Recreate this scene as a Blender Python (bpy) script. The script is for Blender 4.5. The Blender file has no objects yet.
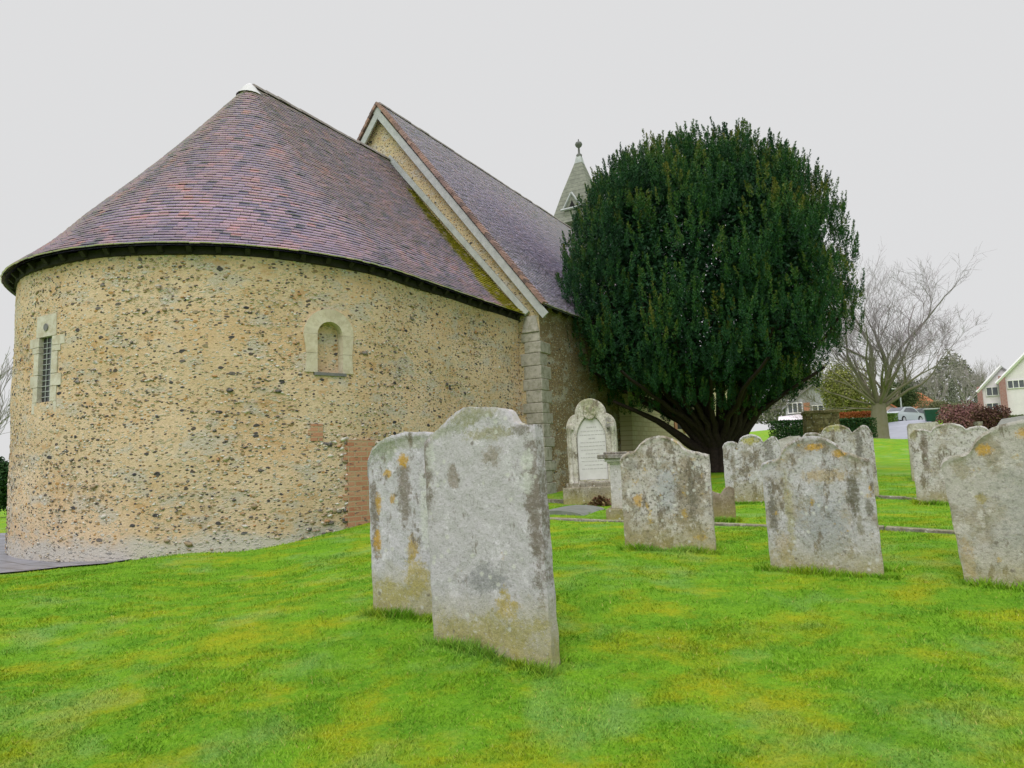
import bpy, math, random
import numpy as np
from mathutils import Matrix, Vector
random.seed(7); RS = np.random.RandomState(11)
SC = bpy.context.scene; COL = SC.collection
R_ = math.radians

# ---------------------------------------------------------------- camera
F_PX, PITCH, ROLL, EYE = 674.7, R_(6.1), R_(1.94), 1.5
cd = bpy.data.cameras.new('camera'); cam = bpy.data.objects.new('camera', cd); COL.objects.link(cam)
cd.sensor_width = 36; cd.lens = F_PX * 36 / 1024; cd.clip_start = .05; cd.clip_end = 3000
fw = Vector((0, math.cos(PITCH), math.sin(PITCH))); up0 = Vector((0, -math.sin(PITCH), math.cos(PITCH))); rt0 = Vector((1, 0, 0))
rt = rt0 * math.cos(ROLL) - up0 * math.sin(ROLL); up = rt0 * math.sin(ROLL) + up0 * math.cos(ROLL)
m = Matrix.Identity(4)
for i in range(3): m[i][0] = rt[i]; m[i][1] = up[i]; m[i][2] = -fw[i]; m[i][3] = (0, 0, EYE)[i]
cam.matrix_world = m; SC.camera = cam
SC.render.resolution_x = 1024; SC.render.resolution_y = 768

# ---------------------------------------------------------------- world, sun, exposure
SUN_EL, SUN_AZ = R_(48), R_(200)          # azimuth clockwise from +Y: behind the camera, to the left
W = bpy.data.worlds.new('World'); SC.world = W; W.use_nodes = True
nt = W.node_tree; nt.nodes.clear()
out = nt.nodes.new('ShaderNodeOutputWorld'); bg = nt.nodes.new('ShaderNodeBackground')
sky = nt.nodes.new('ShaderNodeTexSky'); sky.sky_type = 'NISHITA'; sky.sun_disc = False
sky.sun_elevation = SUN_EL; sky.sun_rotation = SUN_AZ; sky.air_density = 1; sky.dust_density = 4
tc = nt.nodes.new('ShaderNodeTexCoord'); sp = nt.nodes.new('ShaderNodeSeparateXYZ')
rmp = nt.nodes.new('ShaderNodeValToRGB')   # overcast cloud: even near the horizon, brighter overhead
e = rmp.color_ramp.elements
e[0].position = 0.0; e[0].color = (7.45, 7.45, 7.5, 1); e[1].position = .66; e[1].color = (7.5, 7.5, 7.55, 1)
x = rmp.color_ramp.elements.new(1.0); x.color = (25.2, 23.9, 25.4, 1)
mx = nt.nodes.new('ShaderNodeMixRGB'); mx.inputs[0].default_value = .97
nt.links.new(tc.outputs['Generated'], sp.inputs[0]); nt.links.new(sp.outputs[2], rmp.inputs[0])
nt.links.new(sky.outputs[0], mx.inputs[1]); nt.links.new(rmp.outputs[0], mx.inputs[2])
nt.links.new(mx.outputs[0], bg.inputs[0]); bg.inputs[1].default_value = .1
nt.links.new(bg.outputs[0], out.inputs[0])
sl = bpy.data.lights.new('sun', 'SUN'); sl.energy = 1.5; sl.angle = R_(40); sl.color = (1, .97, .92)
so = bpy.data.objects.new('sun', sl); COL.objects.link(so)
dv = Vector((math.sin(SUN_AZ) * math.cos(SUN_EL), math.cos(SUN_AZ) * math.cos(SUN_EL), math.sin(SUN_EL)))
so.rotation_euler = dv.to_track_quat('Z', 'Y').to_euler()
SC.view_settings.view_transform = 'Standard'; SC.view_settings.look = 'None'
SC.view_settings.exposure = 0.0; SC.view_settings.gamma = 1; SC.view_settings.use_curve_mapping = False

# ---------------------------------------------------------------- helpers
def at(px, py, D):
    """world point seen at a pixel, at depth D along +Y"""
    a = px - 512; b = 384 - py
    v = fw * F_PX + rt * a + up * b
    return Vector((v.x, v.y, v.z)) * (D / v.y) + Vector((0, 0, EYE))
def proj(p):
    v = Vector(p) - Vector((0, 0, EYE)); d = v.dot(fw)
    return 512 + v.dot(rt) / d * F_PX, 384 - v.dot(up) / d * F_PX

class MB:
    """collects vertices and faces, becomes one mesh"""
    def __init__(s): s.v = []; s.f = []; s.a = []; s.mi = []
    def add(s, V, F, a=0., mi=0):
        o = len(s.v); s.v += [tuple(p) for p in V]; s.f += [tuple(i + o for i in f) for f in F]
        s.a += [a] * len(F); s.mi += [mi] * len(F)
    def box(s, c, sx, sy, sz, R=None, a=0., mi=0):
        V = []
        for dx, dy, dz in ((-1,-1,-1),(1,-1,-1),(1,1,-1),(-1,1,-1),(-1,-1,1),(1,-1,1),(1,1,1),(-1,1,1)):
            p = Vector((dx*sx/2, dy*sy/2, dz*sz/2))
            if R is not None: p = R @ p
            V.append(Vector(c) + p)
        s.add(V, [(0,3,2,1),(4,5,6,7),(0,1,5,4),(1,2,6,5),(2,3,7,6),(3,0,4,7)], a, mi)
    def tube(s, P, Rr, n=6, a=0., mi=0, cap=True):
        P = [Vector(p) for p in P]; V = []; F = []
        for i, p in enumerate(P):
            t = (P[min(i+1, len(P)-1)] - P[max(i-1, 0)]).normalized()
            u = t.cross(Vector((.31, .93, .17))).normalized(); w = t.cross(u)
            for k in range(n):
                an = 2*math.pi*k/n; V.append(p + (u*math.cos(an) + w*math.sin(an)) * Rr[i])
        for i in range(len(P)-1):
            for k in range(n):
                F.append((i*n+k, i*n+(k+1)%n, (i+1)*n+(k+1)%n, (i+1)*n+k))
        if cap: F.append(tuple(range(n))[::-1]); F.append(tuple((len(P)-1)*n+k for k in range(n)))
        s.add(V, F, a, mi)
    def lathe(s, c, prof, n=16, a=0., mi=0):
        V = []; F = []
        for r, z in prof:
            for k in range(n):
                an = 2*math.pi*k/n; V.append((c[0]+r*math.cos(an), c[1]+r*math.sin(an), c[2]+z))
        for i in range(len(prof)-1):
            for k in range(n): F.append((i*n+k, i*n+(k+1)%n, (i+1)*n+(k+1)%n, (i+1)*n+k))
        s.add(V, F, a, mi)
    def build(s, name, mats, parent=None, smooth=False, world=True):
        me = bpy.data.meshes.new(name)
        off = parent_loc(parent) if (parent and world) else Vector((0,0,0))
        me.from_pydata([(p[0]-off.x, p[1]-off.y, p[2]-off.z) for p in s.v], [], s.f)
        return finish(name, me, mats, parent, smooth, s.a, s.mi)
def parent_loc(o):
    while o.parent: o = o.parent
    return o.location
def finish(name, me, mats, parent=None, smooth=False, a=None, mi=None):
    mats = mats if isinstance(mats, (list, tuple)) else [mats]
    for mt in mats: me.materials.append(mt)
    if a is not None:
        at_ = me.attributes.new('rnd', 'FLOAT', 'FACE'); at_.data.foreach_set('value', np.array(a, dtype=np.float32))
    if mi is not None and len(mats) > 1: me.polygons.foreach_set('material_index', np.array(mi, dtype=np.int32))
    if smooth: me.polygons.foreach_set('use_smooth', np.ones(len(me.polygons), dtype=bool))
    me.update()
    o = bpy.data.objects.new(name, me); COL.objects.link(o)
    if parent: o.parent = parent
    return o
def fastmesh(name, V, F, mats, parent=None, a=None, smooth=False):
    """V (n,3), F (m,k) arrays"""
    me = bpy.data.meshes.new(name); V = np.asarray(V, dtype=np.float32); F = np.asarray(F, dtype=np.int32)
    if parent:
        l = parent_loc(parent); V = V - np.array([l.x, l.y, l.z], dtype=np.float32)
    mm, k = F.shape
    me.vertices.add(len(V)); me.vertices.foreach_set('co', V.ravel())
    me.loops.add(mm*k); me.loops.foreach_set('vertex_index', F.ravel())
    me.polygons.add(mm); me.polygons.foreach_set('loop_start', np.arange(0, mm*k, k, dtype=np.int32))
    me.update(calc_edges=True); me.validate()
    return finish(name, me, mats, parent, smooth, a)
def tag(o, label=None, cat=None, group=None, kind=None):
    if label: o['label'] = label
    if cat: o['category'] = cat
    if group: o['group'] = group
    if kind: o['kind'] = kind
    return o
def empty(name, loc, label, cat, group=None, rz=0):
    o = bpy.data.objects.new(name, None); COL.objects.link(o); o.location = loc; o.rotation_euler = (0, 0, rz)
    o.empty_display_size = .2
    return tag(o, label, cat, group)
def bevel(o, w=.01, seg=2):
    b = o.modifiers.new('bevel', 'BEVEL'); b.width = w; b.segments = seg; b.limit_method = 'ANGLE'
    return o

# ---------------------------------------------------------------- material helper
class NT:
    def __init__(s, name, rough=.9, spec=.3):
        s.m = bpy.data.materials.new(name); s.m.use_nodes = True; s.t = s.m.node_tree
        s.b = s.t.nodes['Principled BSDF']; s.b.inputs['Roughness'].default_value = rough
        s.b.inputs['Specular IOR Level'].default_value = spec
        s.tc = s.t.nodes.new('ShaderNodeTexCoord'); s.co = s.tc.outputs['Object']
    def L(s, a, b): s.t.links.new(a, b)
    def n(s, ty): return s.t.nodes.new('ShaderNode' + ty)
    def mapn(s, scale=(1,1,1), loc=(0,0,0), co=None, rot=(0,0,0)):
        q = s.n('Mapping'); q.inputs['Scale'].default_value = scale; q.inputs['Location'].default_value = loc
        q.inputs['Rotation'].default_value = rot
        s.L(co or s.co, q.inputs[0]); return q.outputs[0]
    def noise(s, sc, det=5, co=None, rough=.55, dist=0):
        q = s.n('TexNoise'); q.inputs['Scale'].default_value = sc; q.inputs['Detail'].default_value = det
        q.inputs['Roughness'].default_value = rough; q.inputs['Distortion'].default_value = dist
        s.L(co or s.co, q.inputs['Vector']); return q.outputs['Fac']
    def vor(s, sc, co=None, feat='F1', rnd=1.):
        q = s.n('TexVoronoi'); q.feature = feat; q.inputs['Scale'].default_value = sc
        q.inputs['Randomness'].default_value = rnd
        s.L(co or s.co, q.inputs['Vector']); return q
    def ramp(s, fac, stops, interp='LINEAR'):
        q = s.n('ValToRGB'); q.color_ramp.interpolation = interp; el = q.color_ramp.elements
        while len(el) < len(stops): el.new(.5)
        for i, (p, c) in enumerate(stops):
            el[i].position = p; el[i].color = (c, c, c, 1) if isinstance(c, (int, float)) else (*c, 1)
        s.L(fac, q.inputs[0]); return q.outputs[0]
    def mix(s, f, a, b, mode='MIX'):
        q = s.n('MixRGB'); q.blend_type = mode
        for i, v in ((0, f), (1, a), (2, b)):
            if isinstance(v, (int, float)): q.inputs[i].default_value = v if i == 0 else (v, v, v, 1)
            elif isinstance(v, tuple): q.inputs[i].default_value = (*v, 1)
            else: s.L(v, q.inputs[i])
        return q.outputs[0]
    def math(s, op, a, b=0., c=None):
        q = s.n('Math'); q.operation = op
        for i, v in ((0, a), (1, b), (2, c)):
            if v is None: continue
            if isinstance(v, (int, float)): q.inputs[i].default_value = v
            else: s.L(v, q.inputs[i])
        return q.outputs[0]
    def attr(s, name='rnd'):
        q = s.n('Attribute'); q.attribute_name = name; return q.outputs['Fac']
    def col(s, c):
        if isinstance(c, tuple): s.b.inputs['Base Color'].default_value = (*c, 1)
        else: s.L(c, s.b.inputs['Base Color'])
        return s
    def bump(s, h, st=.3, d=.01):
        q = s.n('Bump'); q.inputs['Strength'].default_value = st; q.inputs['Distance'].default_value = d
        s.L(h, q.inputs['Height']); s.L(q.outputs[0], s.b.inputs['Normal']); return s
    def rough(s, r): s.L(r, s.b.inputs['Roughness']); return s

def simple(name, c, c2=None, rough=.8, sc=6, bump=.2, spec=.3):
    q = NT(name, rough, spec); c2 = c2 or tuple(v*.7 for v in c)
    f = q.noise(sc, 8, rough=.65)
    q.col(q.mix(q.ramp(f, [(.35, 0), (.65, 1)]), c, c2)).bump(q.noise(sc*6, 6), bump, .01)
    return q.m

# ---------------------------------------------------------------- terrain
def Zc(px, py, D): p = at(px, py, D); return (p.x, p.y, p.z)
CH_TH = R_(29.611); DX = Vector((math.sin(CH_TH), math.cos(CH_TH), 0)); LX = Vector((-math.cos(CH_TH), math.sin(CH_TH), 0))
K = 1.2
Qc = Vector((.536*K, 12.1*K, 0))
T_AX, H_N, R_A, L_C = 3.441*K, 3.635*K, 3.009*K, 3.573*K
Z_NA, Z_NE, Z_R, Z_E = 7.636*K+EYE, 2.752*K+EYE, 6.342*K+EYE, 2.572*K+EYE
def CP(s, t, z): return Qc + DX*s + LX*t + Vector((0, 0, z))
APC = CP(-L_C, T_AX, 0)
def ring(a, r): # a: 0 = toward the camera's right side (−t) … pi = left
    return APC - LX*(r*math.cos(a)) - DX*(r*math.sin(a))
cps = [(0,0,0),(-4,0,-.05),(4,0,.05),(0,3,.1),(-3,3,.0),(3,3,.17),(-8,4,-.02),(8,4,.3),
       Zc(497,650,4.3),Zc(405,604,5.2),Zc(668,549,6.7),Zc(822,571,5.7),Zc(1000,593,4.9),
       Zc(600,521,9.07),Zc(750,524,8.1),Zc(910,530,7.06),Zc(950,504,9.3),Zc(752,503,10.8),Zc(590,504,12.2),
       Zc(547,495,14.3),Zc(720,471,16.5),Zc(620,519,9.3),
       Zc(875,441,38),Zc(903,441,39),Zc(912,420,72),Zc(1005,425,50),Zc(800,440,32),Zc(960,455,25),
       Zc(200,552,8.9),Zc(370,530,9.4),Zc(290,543,9.0),Zc(130,565,8.1),Zc(60,579,7.4),Zc(0,598,6.4),
       Zc(440,505,12.2),
       Zc(886,423,58),Zc(903,425,68),Zc(818,438,60),Zc(770,441,60),Zc(1003,417,75),Zc(730,446,60),
       (-16,25,.1),(-40,60,.0),(-30,10,-.2),(-30,-20,-.3),(30,-20,.3),(0,-25,-.3),(28,12,1.0),(60,40,3.0),
       (90,110,8.5),(0,110,2.0),(-90,110,2),(20,110,3.2),(-6,30,.6),(8,30,.95),(130,10,4),(-130,10,-1),(0,-110,-1)]
for a in (40, 60, 80, 100, 120, 150):
    for r, dz in ((R_A+.2, 0), (R_A+2.0, 0)):
        p = ring(R_(a), r); cps.append((p.x, p.y, .26 if a > 75 else .3))
cps = np.array(cps, dtype=float)
def _U(r2): return r2*np.log(r2+1e-9)*.5
nC = len(cps)
_K = _U(((cps[:, None, :2]-cps[None, :, :2])**2).sum(-1)) + np.eye(nC)*.02
_P = np.hstack([np.ones((nC, 1)), cps[:, :2]])
_A = np.block([[_K, _P], [_P.T, np.zeros((3, 3))]])
_w = np.linalg.solve(_A, np.concatenate([cps[:, 2], np.zeros(3)]))
def terr(X, Y):
    X = np.asarray(X, float); Y = np.asarray(Y, float); sh = X.shape; X = X.ravel(); Y = Y.ravel()
    r = np.hypot(X, Y); k = np.where(r > 105, 105/np.maximum(r, 1), 1.); x = X*k; y = Y*k
    out_ = np.zeros_like(x)
    for i in range(0, len(x), 20000):
        xx = x[i:i+20000]; yy = y[i:i+20000]
        out_[i:i+20000] = _U((xx[:, None]-cps[None, :, 0])**2+(yy[:, None]-cps[None, :, 1])**2) @ _w[:nC] + _w[nC]+_w[nC+1]*xx+_w[nC+2]*yy
    und = .012*np.sin(X*2.1+.6*Y)*np.cos(Y*1.7-.4*X)+.007*np.sin(X*5.1+1)*np.sin(Y*4.3)
    return (out_+und*(r < 40)).reshape(sh)
def tz(x, y): return float(terr(np.array([x]), np.array([y]))[0])
def gnd(px, py, D):
    p = at(px, py, D); return Vector((p.x, p.y, tz(p.x, p.y)))

# ---------------------------------------------------------------- grass materials
def grass_color(q, blades):
    co = q.co
    big = q.noise(.9, 4, rough=.6); mid = q.noise(3.2, 5, q.mapn((1, 1.6, 1), (3, 9, 0)), .65); fine = q.noise(26, 4, rough=.7)
    g = q.mix(q.ramp(mid, [(.36, 0), (.62, 1)]), (.070, .235, .006), (.165, .37, .010))
    g = q.mix(q.ramp(fine, [(.3, 0), (.75, .7)]), g, (.24, .45, .035))
    yel = q.ramp(q.noise(1.7, 6, q.mapn((1, 1.5, 1), (11, 2, 0)), .7), [(.47, 0), (.66, .75)])
    g = q.mix(yel, g, (.40, .40, .010))
    pale = q.ramp(q.noise(1.3, 5, q.mapn((1, 1, 1), (5, 31, 0)), .6), [(.52, 0), (.68, .5)])
    g = q.mix(pale, g, (.26, .43, .15))
    far = q.n('SeparateXYZ'); q.L(co, far.inputs[0])
    return g, mid, fine
q = NT('lawn_green', .9, .15); g, mid, fine = grass_color(q, False)
q.col(q.mix(q.ramp(q.noise(60, 3), [(.35, .35), (.6, 0)]), g, (.05, .18, .006))).bump(q.noise(45, 6, rough=.7), .9, .03); M_LAWN = q.m
q = NT('grass_blades', .7, .12); g, mid, fine = grass_color(q, True)
g = q.mix(q.ramp(q.attr(), [(0, .0), (.5, 0), (1, .55)]), g, (.34, .48, .07))
g = q.mix(q.ramp(q.attr(), [(0, .25), (.25, 0)]), g, (.05, .20, .01))
g = q.mix(q.ramp(q.attr(), [(.965, 0), (.975, .7)], 'CONSTANT'), g, (.42, .34, .12))
q.col(g); M_BLADE = q.m

# ground sheet: fine near the camera, coarse to the horizon
u = np.linspace(-1, 1, 420); gx = np.sinh(u*5.2)/math.sinh(5.2)*420
v = np.linspace(-1, 1, 460); gy = np.sinh(v*5.0)/math.sinh(5.0)*440+5
X, Y = np.meshgrid(gx, gy); Z = terr(X, Y)
V = np.stack([X.ravel(), Y.ravel(), Z.ravel()], 1); nx = len(gx); ny = len(gy)
I = (np.arange(ny-1)[:, None]*nx+np.arange(nx-1)[None, :]).ravel()
tag(fastmesh('lawn', V, np.stack([I, I+1, I+nx+1, I+nx], 1), M_LAWN, smooth=True), kind='structure')

# ---------------------------------------------------------------- path round the apse
q = NT('wet_paving', .35, .5)
br = q.n('TexBrick'); br.inputs['Scale'].default_value = 1.0
for k_, v_ in (('Brick Width', .6), ('Row Height', .3), ('Mortar Size', .012)): br.inputs[k_].default_value = v_
br.inputs['Color1'].default_value = (.22, .23, .27, 1); br.inputs['Color2'].default_value = (.28, .29, .34, 1); br.inputs['Mortar'].default_value = (.06, .06, .07, 1)
q.L(q.mapn(rot=(0, 0, .6)), br.inputs['Vector'])
q.col(q.mix(q.ramp(q.noise(5, 6), [(.4, .0), (.7, .6)]), br.outputs[0], (.09, .08, .08))).bump(q.noise(60, 4), .2, .004); M_PATH = q.m
V = []; F = []; na, nr = 60, 6
for i in range(na+1):
    a = R_(62+i*100/na)
    for j in range(nr+1):
        w = 2.2 if i/na > .3 else 2.2*max(.25, (i/na)/.3)
        p = ring(a, R_A-.1+(w+.1)*j/nr); V.append((p.x, p.y))
V = np.array(V); Zp = terr(V[:, 0], V[:, 1])+.022
for i in range(na):
    for j in range(nr): F.append((i*(nr+1)+j, i*(nr+1)+j+1, (i+1)*(nr+1)+j+1, (i+1)*(nr+1)+j))
tag(fastmesh('path', np.column_stack([V, Zp]), np.array(F)[:, ::-1], M_PATH), kind='structure')

# ---------------------------------------------------------------- church materials
def flint_mat(name, mort, mort2, dens=1., loc=(0, 0, 0)):
    q = NT(name, .9, .25)
    nz = q.n('TexNoise'); nz.inputs['Scale'].default_value = 6; q.L(q.co, nz.inputs['Vector'])
    dis = q.mix(.06, q.co, nz.outputs['Color'], 'ADD')
    c1 = q.mapn((1, 1, 1.8), loc, dis)
    mo = q.mix(q.ramp(q.noise(1.1, 6, rough=.7), [(.38, 0), (.62, 1)]), mort, mort2)
    mo = q.mix(q.ramp(q.noise(2.1, 5, q.mapn((1, 1, 1.8), (7, 3, 1))), [(.53, 0), (.62, .75)]), mo, (.54, .51, .46))
    mo = q.mix(q.ramp(q.noise(30, 6, rough=.75), [(.3, .5), (.55, 0)]), mo, tuple(v*.5 for v in mort))
    mo = q.mix(q.ramp(q.noise(3.1, 4, q.mapn((1, 1, 2), (2, 8, 4))), [(.60, 0), (.68, .5)]), mo, (.50, .27, .10))
    def layer(base, sc, thr, r0, r1, stops, off):
        vo = q.vor(sc, q.mapn((1, 1, 1), off, c1)); hs = q.n('SeparateColor'); q.L(vo.outputs['Color'], hs.inputs[0])
        sel = q.math('GREATER_THAN', hs.outputs[0], thr)
        edge = q.ramp(vo.outputs['Distance'], [(r0, 1), (r1, 0)])
        mk = q.math('MULTIPLY', sel, edge)
        return q.mix(mk, base, q.ramp(hs.outputs[1], stops, 'CONSTANT')), mk
    st1 = [(0, (.50, .43, .28)), (.28, (.56, .50, .38)), (.5, (.34, .24, .13)), (.62, (.58, .56, .50)), (.8, (.45, .26, .10)), (.88, (.12, .10, .09))]
    st2 = [(0, (.085, .08, .085)), (.35, (.17, .15, .14)), (.55, (.32, .26, .17)), (.72, (.60, .58, .54)), (.9, (.05, .05, .06))]
    c, m1 = layer(mo, 19, .45, .34, .46, st1, (0, 0, 0))
    c, m2 = layer(c, 10, .70-.1*(dens-1), .30, .38, st1, (3, 1, 7))
    c, m3 = layer(c, 13, .74-.12*(dens-1), .22, .32, st2, (8, 5, 2))
    c, m4 = layer(c, 6.5, .90, .26, .33, st2, (1, 9, 4))
    h = q.math('ADD', q.math('ADD', m1, m2), q.math('ADD', m3, m4))
    h = q.math('ADD', h, q.math('MULTIPLY', q.noise(40, 6, rough=.7), 1.2))
    q.bump(h, .75, .018)
    return q, c
def base_fade(q, c):   # splashed pale lime wash along the very foot of the apse wall
    s_ = q.n('SeparateXYZ'); g = q.n('NewGeometry'); q.L(g.outputs['Position'], s_.inputs[0])
    zz = q.math('ADD', s_.outputs[2], q.math('MULTIPLY', q.noise(1.6, 5), -.7))
    return q.mix(q.ramp(zz, [(.0, .85), (.10, .8), (.24, 0)]), c, (.56, .54, .50))
q, c = flint_mat('flint_rubble', (.66, .47, .285), (.73, .58, .42)); q.col(base_fade(q, c)); M_FLINT = q.m
q, c = flint_mat('flint_rubble_gable', (.62, .50, .31), (.58, .47, .29), 1.3, (20, 0, 0)); q.col(c); M_FLINT2 = q.m
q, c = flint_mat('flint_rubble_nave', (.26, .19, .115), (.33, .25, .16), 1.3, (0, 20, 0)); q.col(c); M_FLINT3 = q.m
def dressed(name, c1, c2, stain=(.2, .2, .14)):
    q = NT(name, .85, .25)
    b = q.mix(q.ramp(q.noise(5, 7, rough=.7), [(.35, 0), (.65, 1)]), c1, c2)
    b = q.mix(q.ramp(q.noise(9, 6, q.mapn(loc=(4, 4, 4)), .7), [(.46, 0), (.62, .75)]), b, stain)
    b = q.mix(q.ramp(q.attr(), [(0, .25), (1, 0)]), b, tuple(v*.6 for v in c1))
    q.col(b).bump(q.noise(50, 8, rough=.7), .5, .01); return q.m
M_ASH = dressed('dressed_limestone', (.50, .47, .42), (.38, .36, .32))
M_ASHW = dressed('pale_limestone', (.68, .62, .51), (.58, .51, .39), (.46, .40, .28))
M_ASHG = dressed('grey_window_stone', (.66, .63, .56), (.54, .50, .42), (.44, .38, .28))
M_WOOD = simple('dark_oak', (.018, .016, .015), (.035, .032, .03), .8, 9)
M_BARGE = simple('weathered_white_board', (.47, .49, .50), (.36, .38, .39), .6, 7, .3)
M_LEAD = simple('sheet_lead', (.46, .49, .49), (.33, .36, .36), .5, 5, .3)
M_WHITE = simple('white_lead_cap', (.62, .63, .63), (.45, .46, .46), .5, 5)
M_SLATE = simple('slate_sill', (.13, .13, .14), (.2, .2, .2), .5)
M_GLASS = simple('leaded_glass', (.03, .03, .035), (.05, .05, .055), .25, 12, .1, .5)
M_DARK = simple('dark_opening', (.015, .015, .015), (.02, .02, .02), .9)
def brick_mat(name, c1, c2, mo, bw=.215, rh=.075, rot=(R_(90), 0, 0), extra=None):
    q = NT(name, .9, .2); br = q.n('TexBrick')
    br.inputs['Scale'].default_value = 1; br.inputs['Brick Width'].default_value = bw; br.inputs['Row Height'].default_value = rh
    br.inputs['Mortar Size'].default_value = .008; br.inputs['Bias'].default_value = -.2
    br.inputs['Color1'].default_value = (*c1, 1); br.inputs['Color2'].default_value = (*c2, 1); br.inputs['Mortar'].default_value = (*mo, 1)
    q.L(q.mapn(rot=rot), br.inputs['Vector'])
    c = q.mix(q.ramp(q.noise(6, 7, rough=.7), [(.4, 0), (.68, .6)]), br.outputs[0], mo)
    q.col(c).bump(q.math('ADD', q.math('MULTIPLY', br.outputs['Fac'], -1), q.noise(40, 5)), .6, .01)
    return q.m
M_BRICK = brick_mat('old_red_brick', (.34, .17, .10), (.42, .25, .15), (.40, .31, .19))
def tile_mat(name, stops, moss=True, rough=.42):
    q = NT(name, rough, .5)
    c = q.ramp(q.attr(), stops)
    c = q.mix(q.ramp(q.noise(30, 6, rough=.7), [(.35, .2), (.65, 0)]), c, (.05, .045, .06))
    c = q.mix(q.ramp(q.noise(.8, 4), [(.5, 0), (.75, .25)]), c, (.24, .24, .33))
    c = q.mix(q.math('MULTIPLY', q.attr('edge'), .95), c, q.mix(q.attr(), (.76, .68, .88), (.92, .72, .82)))  # wet highlight along each course, painted as pale lilac lower tile edges
    if moss:
        mm = q.math('MULTIPLY', q.attr('moss'), q.ramp(q.noise(14, 6, rough=.7), [(.2, .75), (.5, 1)]))
        c = q.mix(mm, c, q.mix(q.noise(20, 3), (.24, .22, .02), (.52, .46, .02)))
        c = q.mix(q.math('MULTIPLY', q.attr('grime'), q.ramp(q.noise(5, 5), [(.3, .2), (.6, .8)])), c, (.06, .06, .045))
    q.col(c).bump(q.noise(60, 5), .3, .004)
    q.rough(q.ramp(q.noise(12, 4), [(.3, rough-.1), (.7, rough+.2)])); return q.m
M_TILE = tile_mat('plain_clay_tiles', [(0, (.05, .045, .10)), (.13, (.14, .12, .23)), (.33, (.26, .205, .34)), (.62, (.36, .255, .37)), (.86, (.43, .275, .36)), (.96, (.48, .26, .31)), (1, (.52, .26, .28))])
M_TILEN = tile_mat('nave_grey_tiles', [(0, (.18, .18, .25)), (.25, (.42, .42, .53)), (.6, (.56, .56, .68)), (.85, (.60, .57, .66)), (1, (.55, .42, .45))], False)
M_VERGE = tile_mat('verge_tiles', [(0, (.12, .08, .07)), (.5, (.25, .15, .12)), (1, (.36, .22, .17))], False, .7)
M_RIDGE = simple('ridge_tile_mortar', (.36, .33, .32), (.24, .21, .20), .8, 10, .5)

church = empty('church', Qc, 'flint church with round tiled apse, gabled nave and small spire', 'church')

# ---- chancel/apse wall as a fine grid, with openings
def wall_pt(u, off, z):
    if u <= L_C: return CP(-u, T_AX-R_A-off, z)
    a = (u-L_C)/R_A
    if a <= math.pi: p = ring(a, R_A+off); return Vector((p.x, p.y, z))
    return CP(-L_C+(u-L_C-math.pi*R_A), T_AX+R_A+off, z)
def wall_hit(px, py):
    best = None
    for u in np.arange(.5, L_C+R_A*2.6, .02):
        p = wall_pt(u, 0, 0); x0, y0 = proj(p + Vector((0, 0, 1.5)))
        # z on this vertical line seen at py
        lo, hi = -1, 8
        for _ in range(26):
            mi_ = (lo+hi)/2
            if proj(p+Vector((0, 0, mi_)))[1] > py: lo = mi_
            else: hi = mi_
        e_ = abs(proj(p+Vector((0, 0, lo)))[0]-px)
        if best is None or e_ < best[0]: best = (e_, u, lo)
        if best and e_ > best[0]+.2 and best[0] < 3: break
    return best[1], best[2]
bu, bz0 = wall_hit(329, 373); bu2, bz1 = wall_hit(329, 322)
bl, _ = wall_hit(316.5, 360); brr, _ = wall_hit(342, 360)
B_U, B_W, B_Z0, B_Z1 = (bl+brr)/2, abs(bl-brr)/2, bz0, bz1
su, sz0 = wall_hit(46, 402); _, sz1 = wall_hit(46, 337)
sl_, _ = wall_hit(40, 375); sr_, _ = wall_hit(51.5, 375)
S_U, S_W, S_Z0, S_Z1 = (sl_+sr_)/2, abs(sl_-sr_)/2*1.15, sz0, sz1
ZW = Z_E-.03
ds = .06; U = np.arange(0, 2*L_C+math.pi*R_A+ds, ds); ZZ = np.arange(-.3, ZW+.001, (ZW+.3)/80)
V = []; F = []
for u_ in U:
    for z_ in ZZ:
        # gentle unevenness of the old wall face
        w = .012*math.sin(u_*3.1+z_*1.3)+.010*math.sin(u_*1.1-z_*4.1)+random.uniform(-.006, .006)
        V.append(wall_pt(u_, w, z_))
nz_ = len(ZZ)
def in_open(u_, z_):
    if abs(u_-B_U) < B_W+.05 and B_Z0-.03 < z_ < B_Z1+.04: return True
    if abs(u_-S_U) < S_W+.04 and S_Z0-.03 < z_ < S_Z1+.03: return True
    return False
for i in range(len(U)-1):
    for j in range(nz_-1):
        if in_open((U[i]+U[i+1])/2, (ZZ[j]+ZZ[j+1])/2): continue
        F.append((i*nz_+j, (i+1)*nz_+j, (i+1)*nz_+j+1, i*nz_+j+1))
aw = MB(); aw.add(V, F)
# inner face of the wall
V2 = [wall_pt(u_, -.6, z_) for u_ in U for z_ in (ZZ[0], ZZ[-1])]
F2 = [(2*i, 2*i+1, 2*i+3, 2*i+2) for i in range(len(U)-1)]; aw.add(V2, F2)
F3 = []; V3 = []
for u_ in U: V3 += [wall_pt(u_, 0, ZW), wall_pt(u_, -.6, ZW)]
for i in range(len(U)-1): F3.append((2*i, 2*i+2, 2*i+3, 2*i+1))
aw.add(V3, F3)
apse_wall = aw.build('apse_wall', M_FLINT, church, smooth=True)
tag(apse_wall, 'curved flint rubble wall of the apse with pale foot')

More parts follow.
